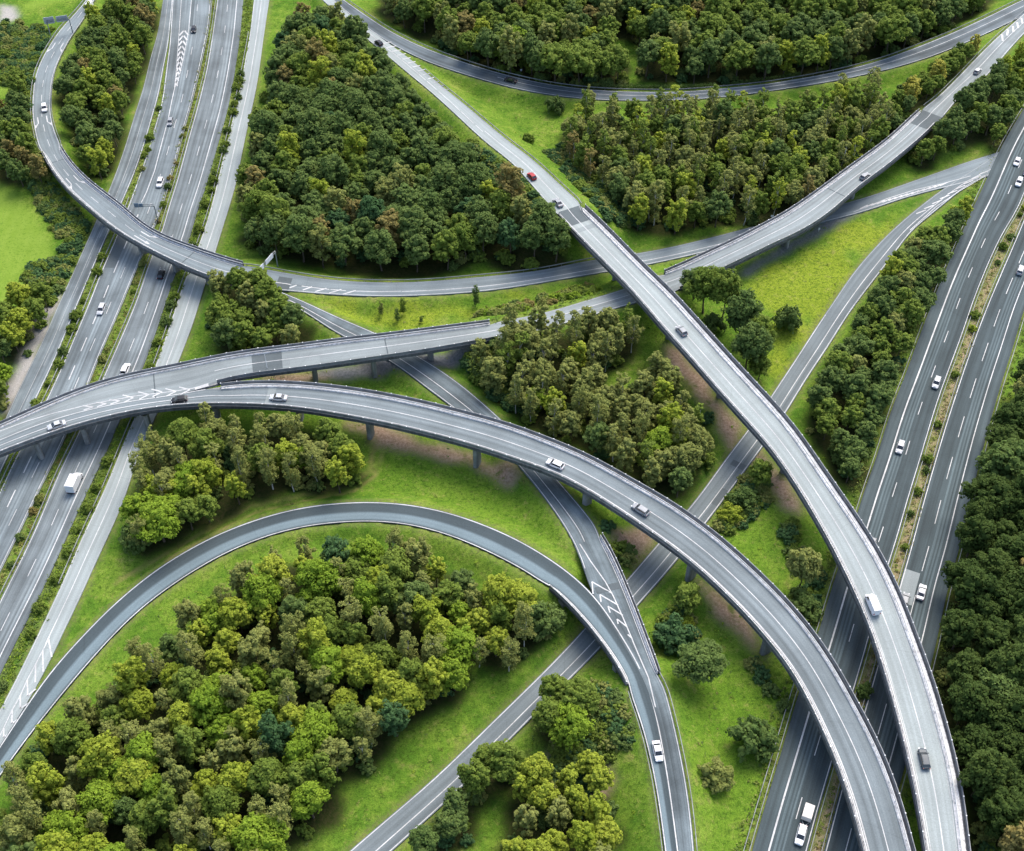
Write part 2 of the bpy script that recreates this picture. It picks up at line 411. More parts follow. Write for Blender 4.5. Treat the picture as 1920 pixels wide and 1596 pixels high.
S4 = Road('S4', pts('476,0 469,63 451,158 431,246 411,326 396,390 373,460 348,520 336,555 313,625 288,696 244,802 220,860 195,920 160,993 118,1091 68,1196 33,1266 0,1333'),
 pts('505,0 495,63 485,140 476,188 464,238 441,351 426,400 416,432 403,473 381,545 356,625 331,686 283,802 258,850 241,915 213,985 180,1053 150,1121 112,1199 93,1238 78,1271 62,1300 43,1331 16,1373 -4,1402'), 0.0, 'a_light', 0.0)
E = Road('E', pts('160,2 150,15 128,38 108,60 93,85 78,110 66,140 61,175 60,213 65,246 73,278 85,303 105,333 130,363 170,398 201,425 238,448 276,470 326,495 376,518 421,533 480,541 550,547 605,552 655,555 731,557 806,554 881,550 960,540 1023,529 1110,515 1218,496 1286,481 1336,469 1440,444 1530,420 1618,398 1691,372 1768,352 1820,341 1870,322'),
 pts('173,5 160,33 137,65 123,88 108,118 99,145 95,180 95,215 103,246 113,271 125,291 140,313 170,343 201,366 238,393 271,425 313,448 363,465 414,483 476,500 530,509 580,519 655,527 731,529 806,527 881,520 960,513 1035,504 1100,488 1190,476 1261,463 1336,445 1411,425 1500,403 1590,380 1665,357 1716,338 1766,321 1816,302 1868,287'),
 [(166,3,3),(78,190,4.5),(95,290,6),(190,385,7),(330,480,6.8),(400,505,6.4),(480,520,5.6),(560,530,4.6),(655,541,3.6),(806,541,2.2),(960,527,1.0),(1120,500,0.3),(1300,470,0),(1600,385,0),(1860,300,0)], 'a_E', 0.0,
 ext=(90, 25), bridges=[((100,285),(440,513))], ins=(1.1, 1.1))
D = Road('D', pts('0,798 50,776 100,753 175,723 251,703 326,688 401,673 480,659 530,654 630,640 731,629 831,616 919,605 960,599 1010,589 1060,576 1110,559 1173,543 1233,515 1286,495 1336,470 1386,448 1440,418 1478,398 1515,371 1565,336 1615,298 1653,271 1691,238 1723,205 1753,188 1791,150 1828,110 1871,68 1909,35 1930,16'),
 pts('0,826 63,798 113,783 175,766 251,751 351,739 391,723 439,711 480,705 555,696 630,686 731,671 831,656 906,642 960,632 1060,606 1140,583 1196,565 1261,550 1298,537 1336,515 1386,493 1440,465 1503,438 1560,400 1603,358 1653,323 1691,291 1728,261 1768,221 1791,188 1816,170 1851,143 1891,95 1920,63 1940,45'),
 [(0,812,8),(200,745,8),(400,700,8),(600,665,8.4),(731,650,8.3),(831,636,7.8),(940,615,6.4),(1060,590,5.4),(1180,555,5),(1265,520,5.8),(1400,445,7),(1600,330,7.2),(1740,200,6.5),(1800,145,5.5),(1900,50,4)], 'a_D', 0.0,
 bridges=[((-200,900),(925,624)),((1262,525),(1738,215))], ins=(1.25, 0.9), rsp=[((405,716),(925,640)),((1262,540),(1738,230))])
B = Road('B', pts('0,826 63,798 113,783 175,766 251,751 351,739 420,722 480,718 580,722 680,734 781,753 881,778 956,798 1035,828 1110,860 1185,903 1261,945 1336,998 1386,1041 1440,1092 1490,1143 1533,1198 1573,1259 1615,1336 1648,1397 1673,1459 1698,1534 1713,1595'),
 pts('0,854 50,835 100,817 150,801 226,781 301,768 351,763 480,764 555,769 630,781 731,800 806,818 881,838 956,863 1035,890 1110,930 1185,980 1261,1033 1311,1073 1361,1121 1411,1173 1440,1209 1478,1254 1515,1321 1553,1404 1580,1472 1603,1547 1615,1596'),
 [(0,840,8),(200,775,8),(393,740,8),(600,750,8.3),(960,830,9),(1280,1000,9.5),(1430,1130,9),(1560,1330,8.5),(1660,1590,8)], 'a_B', -0.02,
 bridges=[((-200,940),(1700,1900))], ins=(1.5, 1.2), lsp=[((405,720),(1700,1900))])
A = Road('A', pts('605,0 630,22 660,50 713,93 756,130 806,170 856,216 906,263 960,304 985,333 1023,376 1040,402 1085,450 1135,500 1186,553 1236,613 1286,668 1336,726 1386,783 1440,842 1490,913 1540,998 1578,1071 1615,1151 1635,1198 1658,1276 1681,1356 1701,1437 1718,1517 1732,1596'),
 pts('624,0 670,40 713,70 746,94 781,120 818,153 868,193 919,236 960,270 1010,308 1060,356 1107,397 1160,450 1211,503 1261,550 1311,605 1361,661 1411,716 1440,746 1488,800 1528,858 1578,930 1615,983 1653,1043 1691,1121 1718,1197 1748,1271 1773,1359 1796,1442 1808,1517 1816,1595'),
 [(615,0,2),(738,95,3.5),(900,240,6.5),(1070,395,9.3),(1150,475,10.5),(1250,580,11),(1450,790,11),(1600,1010,10),(1700,1250,8.8),(1780,1590,8)], 'a_light', 0.0,
 bridges=[((1072,398),(1850,1900))], ins=(1.2, 2.1))
G = Road('G', pts('-6,1408 54,1316 85,1271 120,1226 155,1195 190,1153 251,1101 313,1053 371,1021 426,993 480,975 530,959 593,947 668,941 731,942 793,950 856,965 919,988 960,1006 998,1026 1035,1051 1073,1078 1103,1101 1120,1123 1145,1156 1168,1198 1198,1241 1213,1279 1226,1314 1236,1359 1248,1422 1258,1484 1267,1547 1273,1596'),
 pts('-8,1466 33,1409 75,1354 113,1309 155,1256 208,1197 251,1153 301,1113 376,1063 426,1036 480,1013 543,993 605,983 668,978 731,979 781,987 843,1004 906,1031 956,1056 998,1078 1035,1108 1065,1138 1093,1168 1120,1198 1145,1236 1168,1271 1188,1321 1206,1371 1221,1434 1233,1497 1241,1556 1246,1596'),
 [(0,1430,0),(200,1180,0.5),(480,995,1.5),(700,960,2.2),(900,1005,3.2),(1050,1090,4.4),(1150,1190,5),(1200,1300,5),(1240,1500,4.5),(1260,1596,4.2)], 'a_G', -0.012,
 bridges=[((1050,1096),(1186,1290))], ins=(0.0, 0.9))
F = Road('F', pts('520,545 540,551 585,573 630,593 670,610 714,628 783,668 831,696 871,726 906,756 939,786 1000,845 1045,900 1080,940 1110,975 1135,1013 1158,1053 1178,1101 1196,1146 1213,1198 1218,1208 1233,1246 1248,1296 1261,1346 1276,1409 1288,1472 1297,1534 1301,1596'),
 pts('520,558 538,568 575,585 618,618 655,637 731,676 753,691 793,723 831,751 856,770 915,816 975,875 998,905 1030,945 1060,990 1083,1033 1098,1068 1100,1098 1114,1124 1138,1156 1161,1198 1192,1241 1209,1279 1224,1314 1236,1359 1248,1422 1258,1484 1267,1547 1273,1596'),
 [(530,552,4.8),(640,607,3.4),(750,670,2.1),(850,745,1.6),(960,840,1.8),(1050,945,3),(1100,1035,4.1),(1150,1120,4.8),(1190,1200,5),(1240,1350,5),(1285,1590,4.2)], 'a_F', -0.02,
 ext=(0, 90), bridges=[((1090,1015),(1226,1262))], ins=(1.1, 0.0))
H = Road('H', pts('1878,283 1820,322 1768,354 1741,374 1711,398 1681,425 1653,450 1628,478 1600,510 1565,563 1528,616 1490,676 1465,713 1445,743 1401,808 1361,858 1323,913 1286,960 1238,1013 1183,1078 1130,1138 1080,1196 1048,1229 1010,1269 960,1317 881,1394 806,1467 731,1530 653,1597'),
 pts('1890,318 1854,328 1816,345 1783,372 1746,403 1706,435 1686,465 1653,508 1620,550 1590,590 1553,651 1515,706 1473,776 1429,840 1386,898 1351,945 1321,985 1276,1042 1241,1086 1203,1126 1160,1178 1120,1222 1083,1259 998,1344 978,1366 901,1442 868,1474 811,1527 758,1575 734,1597'),
 [(1860,310,0),(1600,530,0),(1440,770,-0.6),(1290,985,-1.3),(1150,1160,-1.6),(960,1350,-1.1),(690,1590,-0.5)], 'a_H', -0.015, ext=(14, 90))
J = Road('J', pts('645,0 693,33 731,58 781,83 831,103 906,128 960,143 1035,159 1110,168 1186,172 1286,172 1361,165 1436,158 1515,145 1590,130 1653,113 1716,90 1791,60 1866,25 1916,0'),
 pts('624,0 670,40 713,70 756,95 806,118 856,135 906,150 960,165 1035,179 1110,187 1186,189 1286,187 1361,182 1440,171 1553,154 1666,130 1741,108 1803,83 1866,55 1909,34'),
 [(632,0,2),(690,52,3.0),(752,88,3.5),(850,120,3.3),(960,155,2.5),(1200,180,1.2),(1440,165,1.5),(1700,110,2.5),(1905,20,4)], 'a_J', -0.015)
R1 = Road('R1', pts('1928,190 1891,251 1871,288 1854,326 1831,376 1818,402 1801,445 1773,505 1741,585 1718,646 1698,703 1673,763 1661,800 1641,865 1615,935 1607,965 1568,1076 1550,1133 1531,1198 1495,1306 1478,1366 1458,1434 1440,1492 1424,1547 1411,1594'),
 pts('1985,205 1950,285 1921,365 1906,400 1884,433 1864,473 1841,528 1823,575 1811,613 1786,681 1766,733 1746,798 1726,865 1703,940 1686,1003 1663,1073 1646,1140 1628,1206 1600,1304 1560,1434 1540,1502 1515,1594'), 0.0, 'a_R', 0.03, ext=(120, 90))
R2 = Road('R2', pts('2010,205 1960,310 1920,408 1899,458 1874,515 1851,570 1831,620 1811,676 1791,736 1771,798 1751,865 1728,945 1706,1026 1688,1091 1648,1230 1625,1312 1575,1480 1546,1594'),
 pts('2085,215 2020,340 1950,505 1920,580 1899,653 1876,723 1861,776 1854,800 1836,870 1816,953 1796,1041 1778,1096 1758,1196 1743,1256 1700,1425 1652,1594'), 0.0, 'a_R2', 0.03, ext=(120, 90))
S1B = None
for r in ROADS.values(): r.build()

DASH = (5.2, 10.4)
S1.line(('F', 0.5), 0.16, soft=True); S1.line(('R', 0.25), 0.22); S1.line(('L', 0.2), 0.14, soft=True, a=(300,60))
S1.line(('F', 0.62), 0.12, dash=(5, 9), soft=True, a=(250,330))
S2.line(('L', 0.3), 0.24); S2.line(('R', 0.3), 0.22)
S2.stroke(pts('328,163 322,190 315,225 305,262 290,320 275,360 265,380'), 0.3)
S2.line(('F', 0.39), 0.34, dash=(5.6, 5.7), a=(262,405)); S2.line(('F', 0.66), 0.2, dash=DASH)
S2.stroke(pts('340,0 337,45 333,100 330,140 327,164'), 0.22); S2.stroke(pts('359,0 354,55 344,110 332,160'), 0.25)
for i in range(11):
    y = 57+i*9.6; xl = 337-(y-50)*0.085; xr = 354.5-(y-55)*0.215
    S2.stroke([(xl, y+10), ((xl+xr)/2, y), (xr-1, y+9)], 0.75 if i < 8 else 0.5)
S3.line(('L', 0.35), 0.2); S3.line(('F', 0.43), 0.2, dash=DASH); S3.line(('F', 0.76), 0.3)
S4.line(('F', 0.5), 0.25, b=(90,1210)); S4.line(('L', 0.25), 0.16); S4.line(('R', 0.2), 0.14, soft=True, b=(112,1199))
S4.stroke(pts('94,1190 90,1201 79,1222 66,1247 50,1277 38,1305 22,1333 6,1367 -6,1392'), 0.26)
for q in ('91,1199 97,1232', '80,1220 81,1260', '67,1245 66,1280', '51,1275 52,1305 67,1292', '38,1304 38,1329 59,1315', '23,1332 22,1357 40,1345', '7,1366 7,1383 21,1372'):
    S4.stroke(pts(q), 0.42)
G.line(('L', 0.28), 0.30); G.line(('R', 0.25), 0.26)
E.line(('L', 0.3), 0.2); E.line(('R', 0.3), 0.2, b=(440,497))
E.line(('F', 0.5), 0.18, dash=(4.6, 5.2), b=(265,437)); E.line(('F', 0.5), 0.2, a=(262,436), b=(420,508))
E.stroke(pts('420,508 470,523 535,532 600,541 655,546 720,547 760,546'), 0.28)
for q in ('556,535 543,540', '585,538 568,544', '612,541 591,547', '640,543 617,550', '667,545 643,552'): E.stroke(pts(q), 0.5)
E.line(('F', 0.33), 0.26, a=(750,545), b=(1400,440)); E.line(('R', 0.25), 0.14, soft=True, a=(500,515))
F.line(('R', 0.3), 0.2, b=(1104,1068)); F.line(('L', 0.25), 0.2); F.line(('F', 0.60), 0.24, b=(1090,1020))
F.stroke(pts('1087,1020 1107,1052 1135,1091 1150,1118 1168,1158 1185,1198 1188,1206 1200,1234 1216,1271 1229,1326'), 0.3)
for q in ('1148,1113 1110,1091 1112,1114', '1159,1135 1125,1115 1127,1129', '1168,1154 1140,1137 1144,1149', '1175,1175 1157,1161 1159,1170', '1185,1197 1177,1190'): F.stroke(pts(q), 0.36)
D.line(('F', 0.44), 0.22, a=(400,700)); D.line(('R', 0.35), 0.22, a=(440,705), b=(1200,560)); D.line(('L', 0.3), 0.2, a=(1745,200))
D.line(('R', 0.3), 0.2, a=(1745,200)); D.line(('L', 0.3), 0.18, a=(930,612), b=(1262,520), soft=True)
D.stroke(pts('391,719 363,728 325,734 251,743 175,757 100,775 50,790 -10,812'), 0.28)
for ax, ay in ((356,731), (330,734), (304,735), (279,740), (250,746), (225,752), (200,757), (175,763)):
    D.stroke([(ax-20, ay-5 if ax > 230 else ay-2), (ax, ay), (ax-18, ay+9 if ax > 230 else ay+6)], 0.45)
D.stroke(pts('391,722 372,727 365,729'), 1.1)
for q in ('1879,65 1880,77', '1890,56 1888,67', '1899,49 1900,60', '1907,42 1909,53', '1915,34 1917,45'): D.stroke(pts(q), 0.8)
B.line(('F', 0.46), 0.24); B.line(('R', 0.3), 0.32); B.line(('L', 0.0), 0.26, b=(391,738))
A.line(('F', 0.5), 0.24, a=(905,247)); A.line(('R', 0.3), 0.16, soft=True, a=(800,140)); A.line(('L', 0.3), 0.18)
A.stroke(pts('660,35 715,82 760,118 800,152 850,196 905,247'), 0.26)
for i in range(13):
    f = i/12.0; x = 720+f*108; y = 76+f*88
    A.stroke([(x-4+f*8, y+6), (x+14, y+3)], 0.55, soft=i > 9)
H.line(('F', 0.62), 0.25); H.line(('L', 0.3), 0.24, a=(1560,590)); H.line(('R', 0.3), 0.24, a=(1560,600))
H.line(('L', 0.3), 0.15, b=(1560,590), soft=True); H.line(('R', 0.3), 0.2, b=(1560,600))
for i in range(15):
    f = i/14.0; x = 1618+f*150; y = 390-f*43
    E.stroke([(x-6, y+2), (x+9, y-5)], 0.4)
E.stroke(pts('1600,398 1665,372 1716,356 1766,345 1820,330'), 0.25)
for i in range(9):
    f = i/8.0; x = 1722+f*118; y = 396-f*74
    H.stroke([(x-4, y+5), (x+14, y-2)], 0.45)
H.stroke(pts('1706,432 1756,387 1800,358 1848,330'), 0.25)
J.line(('L', 0.35), 0.24); J.line(('F', 0.42), 0.2, a=(935,145)); J.line(('R', 0.3), 0.16)
R1.line(('F', 0.30), 0.42); R1.line(('F', 0.63), 0.22, dash=DASH); R1.line(('R', 0.35), 0.22); 
R2.line(('L', 0.4), 0.24); R2.line(('F', 0.38), 0.22, dash=(8.2, 7.6)); R2.line(('F', 0.72), 0.28)
def arrow(r, px, spec, side, sgn=1):
    s0 = r.at_px(*px); o = float(r.off(np.array([s0]), spec)[0]); P = lambda a, b: r.pos(np.array([s0+a*sgn]), np.array([o+b*sgn]), 0.03)[0]
    for pl in ([(-3, -.16), (-3, .16), (1.0, .16), (1.0, -.16)], [(1.0, -.16), (1.0, .16), (2.2, .16+side*.8), (2.2, -.16+side*.8)], [(1.9, side*.8-.55), (1.9, side*.8+.55), (3.8, side*1.15), (3.8, side*1.1)]):
        r.mk.face([P(*q) for q in pl])
for px in ((108,90), (78,228), (133,342), (271,443)):
    arrow(E, px, ('F', 0.26), -1 if px[0] < 200 else 0); arrow(E, px, ('F', 0.74), 1)
D.patch((1716,234), (1742,205), 0, 1, 'patch_dark'); D.patch((480,685), (530,680), 0.0, 1, 'patch_dark'); D.patch((545,678), (600,668), 0.5, 1, 'patch_light')
A.patch((1066,390), (1092,417), 0, 1, 'patch_dark'); A.patch((1100,424), (1104,428), 0, 1, 'patch_light')
R2.patch((1716,1075), (1690,1130), 0.02, 0.36, 'patch_light'); H.patch((1362,925), (1338,955), 0.63, 0.97, 'patch_dark'); H.patch((1386,866), (1378,876), 0.3, 0.9, 'patch_dark')
S2.patch((250,420), (215,500), 0.05, 0.36, 'patch_dark'); S2.patch((360,-20), (350,50), 0.5, 0.58, 'patch_dark'); E.patch((520,525), (545,528), 0, .75, 'patch_dark')
S3.patch((190,850), (200,820), 0.8, 1, 'patch_dark'); F.patch((1122,1100), (1128,1112), 0.0, .9, 'patch_dark'); B.patch((507,742), (509,742), 0, 1, 'patch_light')
for r, st in ((D, 62.0), (E, 71.0)):      # expansion joints of the decks
    mb = MB()
    for a_, b_ in r.spans:
        for t_ in np.arange(max(a_, 0)+6, b_-2, st): r.ribbon(mb, t_, t_+0.35, lambda S: r.off(S, ('L', 0)), lambda S: r.off(S, ('R', 0)), 0.016, 0.35)
    mb.build('expansion_joint', M['patch_dark'], r.obj)
for r in ROADS.values(): r.finish()
# ------------------------------------------------------------------ terrain
def in_poly(px, py, poly):
    c = np.zeros(px.shape, bool); n = len(poly)
    for i in range(n):
        x1, y1 = poly[i]; x2, y2 = poly[(i+1) % n]
        if y1 == y2: continue
        k = ((y1 > py) != (y2 > py)) & (px < (x2-x1)*(py-y1)/(y2-y1)+x1)
        c ^= k
    return c
def vnoise(x, y, cell, seed):
    r = np.random.default_rng(seed); g = r.random((256, 256))
    X = x/cell+100; Y = y/cell+100; i = np.floor(X).astype(int); j = np.floor(Y).astype(int)
    fx = X-i; fy = Y-j; fx = fx*fx*(3-2*fx); fy = fy*fy*(3-2*fy); i %= 255; j %= 255
    return (g[i, j]*(1-fx)+g[i+1, j]*fx)*(1-fy)+(g[i, j+1]*(1-fx)+g[i+1, j+1]*fx)*fy
def road_sd(x, y, sel=lambda r, i: True, bridges=False):
    """for every road: distance to pavement edge and height there"""
    out = []
    for r in ROADS.values():
        m = r.isb if bridges else ~r.isb
        if not m.any(): continue
        C = r.C[m]; hw = r.hw[m]
        d = np.full(x.shape, 1e9); z = np.zeros(x.shape)
        for k in range(len(C)):
            q = np.hypot(x-C[k, 0], y-C[k, 1])-hw[k]; b = q < d
            d[b] = q[b]; z[b] = C[k, 2]
        out.append((r, d, z))
    return out
def axis(a, b, step, far):
    c = np.arange(a, b+0.01, step); e = []; q = step
    p = b
    while p < far: q *= 1.35; p += q; e.append(p)
    f = []; q = step; p = a
    while p > -far: q *= 1.35; p -= q; f.append(p)
    return np.r_[f[::-1], c, e]
XA = axis(-225, 225, 1.25, 5000); YA = axis(85, 470, 1.25, 5000)
def terrain_h(X, Y):
    h = (vnoise(X, Y, 34, 3)-0.5)*0.9+(vnoise(X, Y, 9, 4)-0.5)*0.25
    h = h*np.clip(1, 0, 1)-0.2
    rs = road_sd(X, Y)
    for r, d, z in rs:
        h = np.maximum(h, z-0.12-0.58*np.maximum(0, d-1.0))
    for r, d, z in rs:
        base = np.where(d < 0.35, z-0.42, z-0.1)
        h = np.minimum(h, base+0.6*np.maximum(0, d-1.2))
    return h
gx, gy = np.meshgrid(XA, YA, indexing='ij')
gz = np.full(gx.shape, -0.2)
core = (gx > -230) & (gx < 230) & (gy > 80) & (gy < 475)
gz[core] = terrain_h(gx[core], gy[core])
gz[~core] = 0.0-0.2
from bisect import bisect
def ground_z(x, y):
    i = min(max(bisect(XA, x)-1, 0), len(XA)-2); j = min(max(bisect(YA, y)-1, 0), len(YA)-2)
    fx = (x-XA[i])/(XA[i+1]-XA[i]); fy = (y-YA[j])/(YA[j+1]-YA[j])
    fx = min(max(fx, 0), 1); fy = min(max(fy, 0), 1)
    return float((gz[i, j]*(1-fx)+gz[i+1, j]*fx)*(1-fy)+(gz[i, j+1]*(1-fx)+gz[i+1, j+1]*fx)*fy)

WOODS = {  # canopy outlines, photograph pixels
 'tri': pts('520,75 556,28 640,25 676,62 715,108 770,165 824,236 876,290 922,336 975,385 1030,425 1078,460 1055,482 960,478 905,455 880,470 830,482 740,488 640,478 560,465 500,455 450,415 448,335 478,230 500,140'),
 'top': pts('700,-40 715,5 790,40 840,75 880,105 960,128 1060,140 1150,150 1172,135 1180,90 1150,75 1160,40 1200,60 1195,118 1290,125 1420,130 1530,120 1610,105 1640,78 1665,88 1740,55 1790,28 1850,-10 1890,-40'),
 'mid_n': pts('1055,215 1085,190 1140,185 1190,195 1250,190 1310,185 1340,160 1365,190 1450,188 1560,170 1640,148 1672,190 1668,245 1640,290 1580,335 1500,380 1420,395 1330,395 1250,410 1190,400 1130,335 1080,290 1050,250'),
 'ne': pts('1690,148 1740,120 1800,80 1835,78 1830,100 1780,150 1740,192 1700,215 1670,250 1668,190'),
 'ne2': pts('1885,115 1925,85 1925,200 1890,255 1850,235 1800,250 1740,285 1715,275 1745,232 1790,195 1830,165'),
 'mid': pts('880,665 935,628 1000,612 1060,618 1105,600 1150,585 1185,595 1200,625 1165,650 1135,670 1140,700 1200,700 1215,640 1250,690 1290,720 1330,760 1350,800 1330,850 1290,905 1250,905 1180,870 1090,812 1010,770 950,735 905,700'),
 'sw': pts('262,832 300,800 350,785 372,755 440,775 520,778 575,768 620,790 672,838 672,872 640,895 560,895 500,900 430,935 350,975 290,1010 250,1020 240,985 245,900'),
 'big': pts('345,1140 440,1070 540,1025 640,1008 700,1022 780,1012 850,1045 920,1095 1000,1105 1045,1150 1010,1195 955,1235 880,1230 870,1285 830,1295 760,1345 700,1400 640,1455 620,1520 545,1560 500,1640 0,1640 0,1500 60,1365 190,1290 250,1225'),
 'low': pts('1070,1255 1110,1265 1130,1340 1070,1395 990,1360 1000,1285'),
 'low2': pts('868,1425 925,1385 985,1390 960,1440 900,1500 870,1560 800,1600 760,1596 790,1545 830,1480'),
 'low3': pts('955,1450 1005,1405 1050,1420 1120,1395 1150,1450 1165,1540 1150,1640 900,1660 930,1560 945,1500'),
 'strip': pts('1720,425 1770,408 1825,355 1845,345 1810,430 1760,545 1705,640 1670,735 1640,830 1618,900 1585,875 1540,810 1510,770 1530,690 1590,625 1640,530 1690,460'),
 'east': pts('1925,690 1880,775 1832,905 1808,1000 1785,1080 1772,1190 1762,1260 1785,1370 1815,1450 1840,1620 2010,1620 2030,1100 2010,700'),
 'nw': pts('165,25 230,-20 292,-20 278,50 262,110 235,170 225,230 205,280 185,305 150,295 120,240 108,170 128,105 150,65'),
 'west': pts('-40,170 15,185 30,120 58,150 56,215 64,270 82,312 50,325 -40,300'),
 'farm': pts('-20,580 20,545 75,515 98,535 80,580 55,615 50,655 20,640 -20,650'),
 'farm2': pts('-20,690 15,660 55,655 45,690 20,740 -20,770'),
 'isle': pts('405,540 440,505 520,515 545,555 590,600 575,635 480,655 410,650 390,590'),
}
SHRUBS = {
 'wbank3': pts('60,60 95,72 76,110 62,160 56,240 30,250 15,190 25,110'),
 'wbank4': pts('30,500 95,480 130,445 150,450 120,510 90,560 60,540'),
 'tribank': pts('880,280 930,325 985,375 1030,420 1072,472 1000,475 960,400'),
 'midw': pts('868,682 920,655 965,700 990,770 940,745 900,712'),
 'lowscrub': pts('1115,1300 1165,1330 1190,1400 1140,1420 1110,1380'),
 'lowrough': pts('1040,1380 1110,1385 1125,1460 1080,1530 1020,1510'),
 'bank': pts('1020,285 1060,270 1100,310 1150,350 1185,390 1180,425 1140,430 1090,375 1040,320'),
 'hedgebank': pts('890,590 960,560 1060,540 1140,525 1155,545 1100,560 1000,585 930,600'),
 'wbank': pts('0,30 60,40 100,55 60,100 20,150 0,150'),
 'wbank2': pts('30,300 80,310 140,370 185,430 165,450 120,440 95,420 60,360'),
 'hside': pts('1235,1150 1290,1120 1310,1190 1250,1200'),
 'hside2': pts('1390,890 1440,880 1440,940 1380,990 1350,980'),
 'under': pts('1120,960 1200,960 1220,1000 1180,1060 1150,1020'),
 'loweast': pts('1110,1270 1150,1290 1170,1360 1130,1400 1100,1360'),
 'rside': pts('1470,1120 1530,1080 1540,1160 1500,1220 1440,1200'),
 'rside2': pts('1490,960 1530,1000 1570,1060 1530,1090 1490,1050 1470,990'),
 'rside3': pts('1410,1230 1470,1250 1490,1320 1450,1310'),
}
def mask(polys, jitter=2.5, zc=0.0):
    m = np.zeros(gx.shape)
    jx = gx+(vnoise(gx, gy, 6, 21)-0.5)*2*jitter; jy = gy+(vnoise(gx, gy, 6, 22)-0.5)*2*jitter
    for p in polys:
        q = np.array(p, float); wx, wy = unproj(q[:, 0], q[:, 1], zc)
        m = np.maximum(m, in_poly(jx, jy, list(zip(wx, wy))).astype(float))
    for _ in range(2):
        p = np.pad(m, 1, mode='edge'); m = (p[1:-1, 1:-1]*2+p[:-2, 1:-1]+p[2:, 1:-1]+p[1:-1, :-2]+p[1:-1, 2:])/6
    return m
def mask_line(pp, wd):
    q = np.array(pp, float); wx, wy = unproj(q[:, 0], q[:, 1], 0); P = resample(np.stack([wx, wy], 1), step=1.0)
    d = np.full(gx.shape, 1e9)
    for a, b in P: d = np.minimum(d, np.hypot(gx-a, gy-b))
    return np.clip(1.4-d/wd, 0, 1)
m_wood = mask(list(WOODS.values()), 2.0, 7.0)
m_dirt = mask([pts('640,788 700,795 800,825 900,862 985,888 965,915 890,880 800,855 720,835 690,815'),
  pts('1240,640 1280,660 1330,725 1385,800 1375,850 1345,800 1295,725 1260,690'), pts('1395,800 1430,845 1480,905 1500,960 1470,950 1430,880'),
  pts('1150,1000 1190,980 1225,1000 1200,1040 1170,1040'), pts('1300,1085 1350,1110 1400,1170 1440,1240 1400,1215 1345,1150'), pts('480,700 560,700 700,690 860,668 900,660 850,690 640,705 540,725')], 1.5)
m_dirt = np.maximum(m_dirt, 0.75*mask([pts('1050,1395 1120,1385 1135,1450 1090,1530 1020,1520 1030,1440')], 3))
m_grav = mask([pts('120,540 104,582 64,680 26,750 0,792 0,742 42,668 62,628 88,570'), pts('0,8 28,10 34,32 12,46 0,46')], 0.8)
m_mead = mask([pts('-40,320 0,330 40,376 82,430 97,470 92,520 62,535 22,555 0,600 -40,600'), pts('-30,100 15,115 22,140 12,170 0,185 -30,185'), pts('40,20 130,0 140,-10 60,-10')], 0.8)
m_slab = mask([pts('1385,512 1440,476 1550,407 1625,372 1590,412 1500,455 1440,492 1395,520'), pts('560,700 720,680 880,655 900,660 870,690 740,700 640,712')], 0.6)
m_yel = mask([pts('1400,520 1500,470 1600,420 1690,400 1640,450 1560,560 1460,720 1420,700 1440,600'), pts('560,560 700,575 900,560 980,560 900,590 700,620 640,590')], 6)
m_lush = mask([pts('690,820 800,840 960,890 1040,960 1090,1080 1000,1020 850,950 680,930 640,930'), pts('1390,950 1470,950 1480,1030 1440,1080 1380,1040'), pts('1250,1240 1420,1250 1480,1330 1450,1500 1400,1596 1310,1596 1280,1400'), pts('520,480 900,500 1090,480 1090,490 900,515 560,510')], 5)
m_path = np.maximum.reduce([mask_line(pts('690,815 700,850 690,885 650,910 560,930 470,950 380,1000 300,1045 220,1090'), 0.7), mask_line(pts('700,812 714,850 704,892 660,920 570,942 480,962 390,1012 310,1058'), 0.6)])
_S = R1.S; _c = R1.pos(_S, R1.off(_S, ('R', -1.9))); _d = np.full(gx.shape, 1e9)
for _p in _c[::1]: _d = np.minimum(_d, np.hypot(gx-_p[0], gy-_p[1]))
m_dirt = np.maximum(m_dirt, np.clip(1.5-_d/1.1, 0, 1)*0.8)
verge = np.zeros(gx.shape)
if True:
    dd = np.full(gx[core].shape, 1e9)
    for r, d, z in road_sd(gx[core], gy[core]): dd = np.minimum(dd, d)
    verge[core] = np.clip(1.5-np.abs(dd-0.3)/0.9, 0, 1)
    DROAD = np.full(gx.shape, 1e9); DROAD[core] = dd
nx, ny = gx.shape
V = np.stack([gx.ravel(), gy.ravel(), gz.ravel()], 1)
ii, jj = np.meshgrid(np.arange(nx-1), np.arange(ny-1), indexing='ij')
a = (ii*ny+jj).ravel()
Q = np.stack([a, a+ny, a+ny+1, a+1], 1)
k = NT('meadow_ground'); geo = k.n('ShaderNodeNewGeometry'); P = geo.outputs['Position']
def att(nm):
    q = k.n('ShaderNodeAttribute'); q.attribute_name = nm; return q.outputs['Fac']
n1 = k.noise(P, 0.035, 5, 0.6); n2 = k.noise(P, 0.22, 5, 0.65); n3 = k.noise(P, 1.3, 5, 0.75); n4 = k.noise(P, 5.0, 3, 0.7)
g = k.ramp(k.math('ADD', k.math('MULTIPLY', n1, 0.55), k.math('MULTIPLY', n2, 0.45)), [(0.37, (0.058, 0.138, 0.014)), (0.46, (0.096, 0.186, 0.019)), (0.55, (0.148, 0.236, 0.028)), (0.66, (0.225, 0.268, 0.055))])
g = k.mix(k.math('MULTIPLY', att('yellow'), 0.65), g, (0.235, 0.285, 0.025))
g = k.mix(k.math('MULTIPLY', att('lush'), 0.5), g, (0.115, 0.21, 0.018))
g = k.mix(k.mapr(n3, 0.46, 0.66), g, k.mix(0.8, g, (0.04, 0.085, 0.010)))
n5 = k.noise(P, 0.55, 6, 0.8)
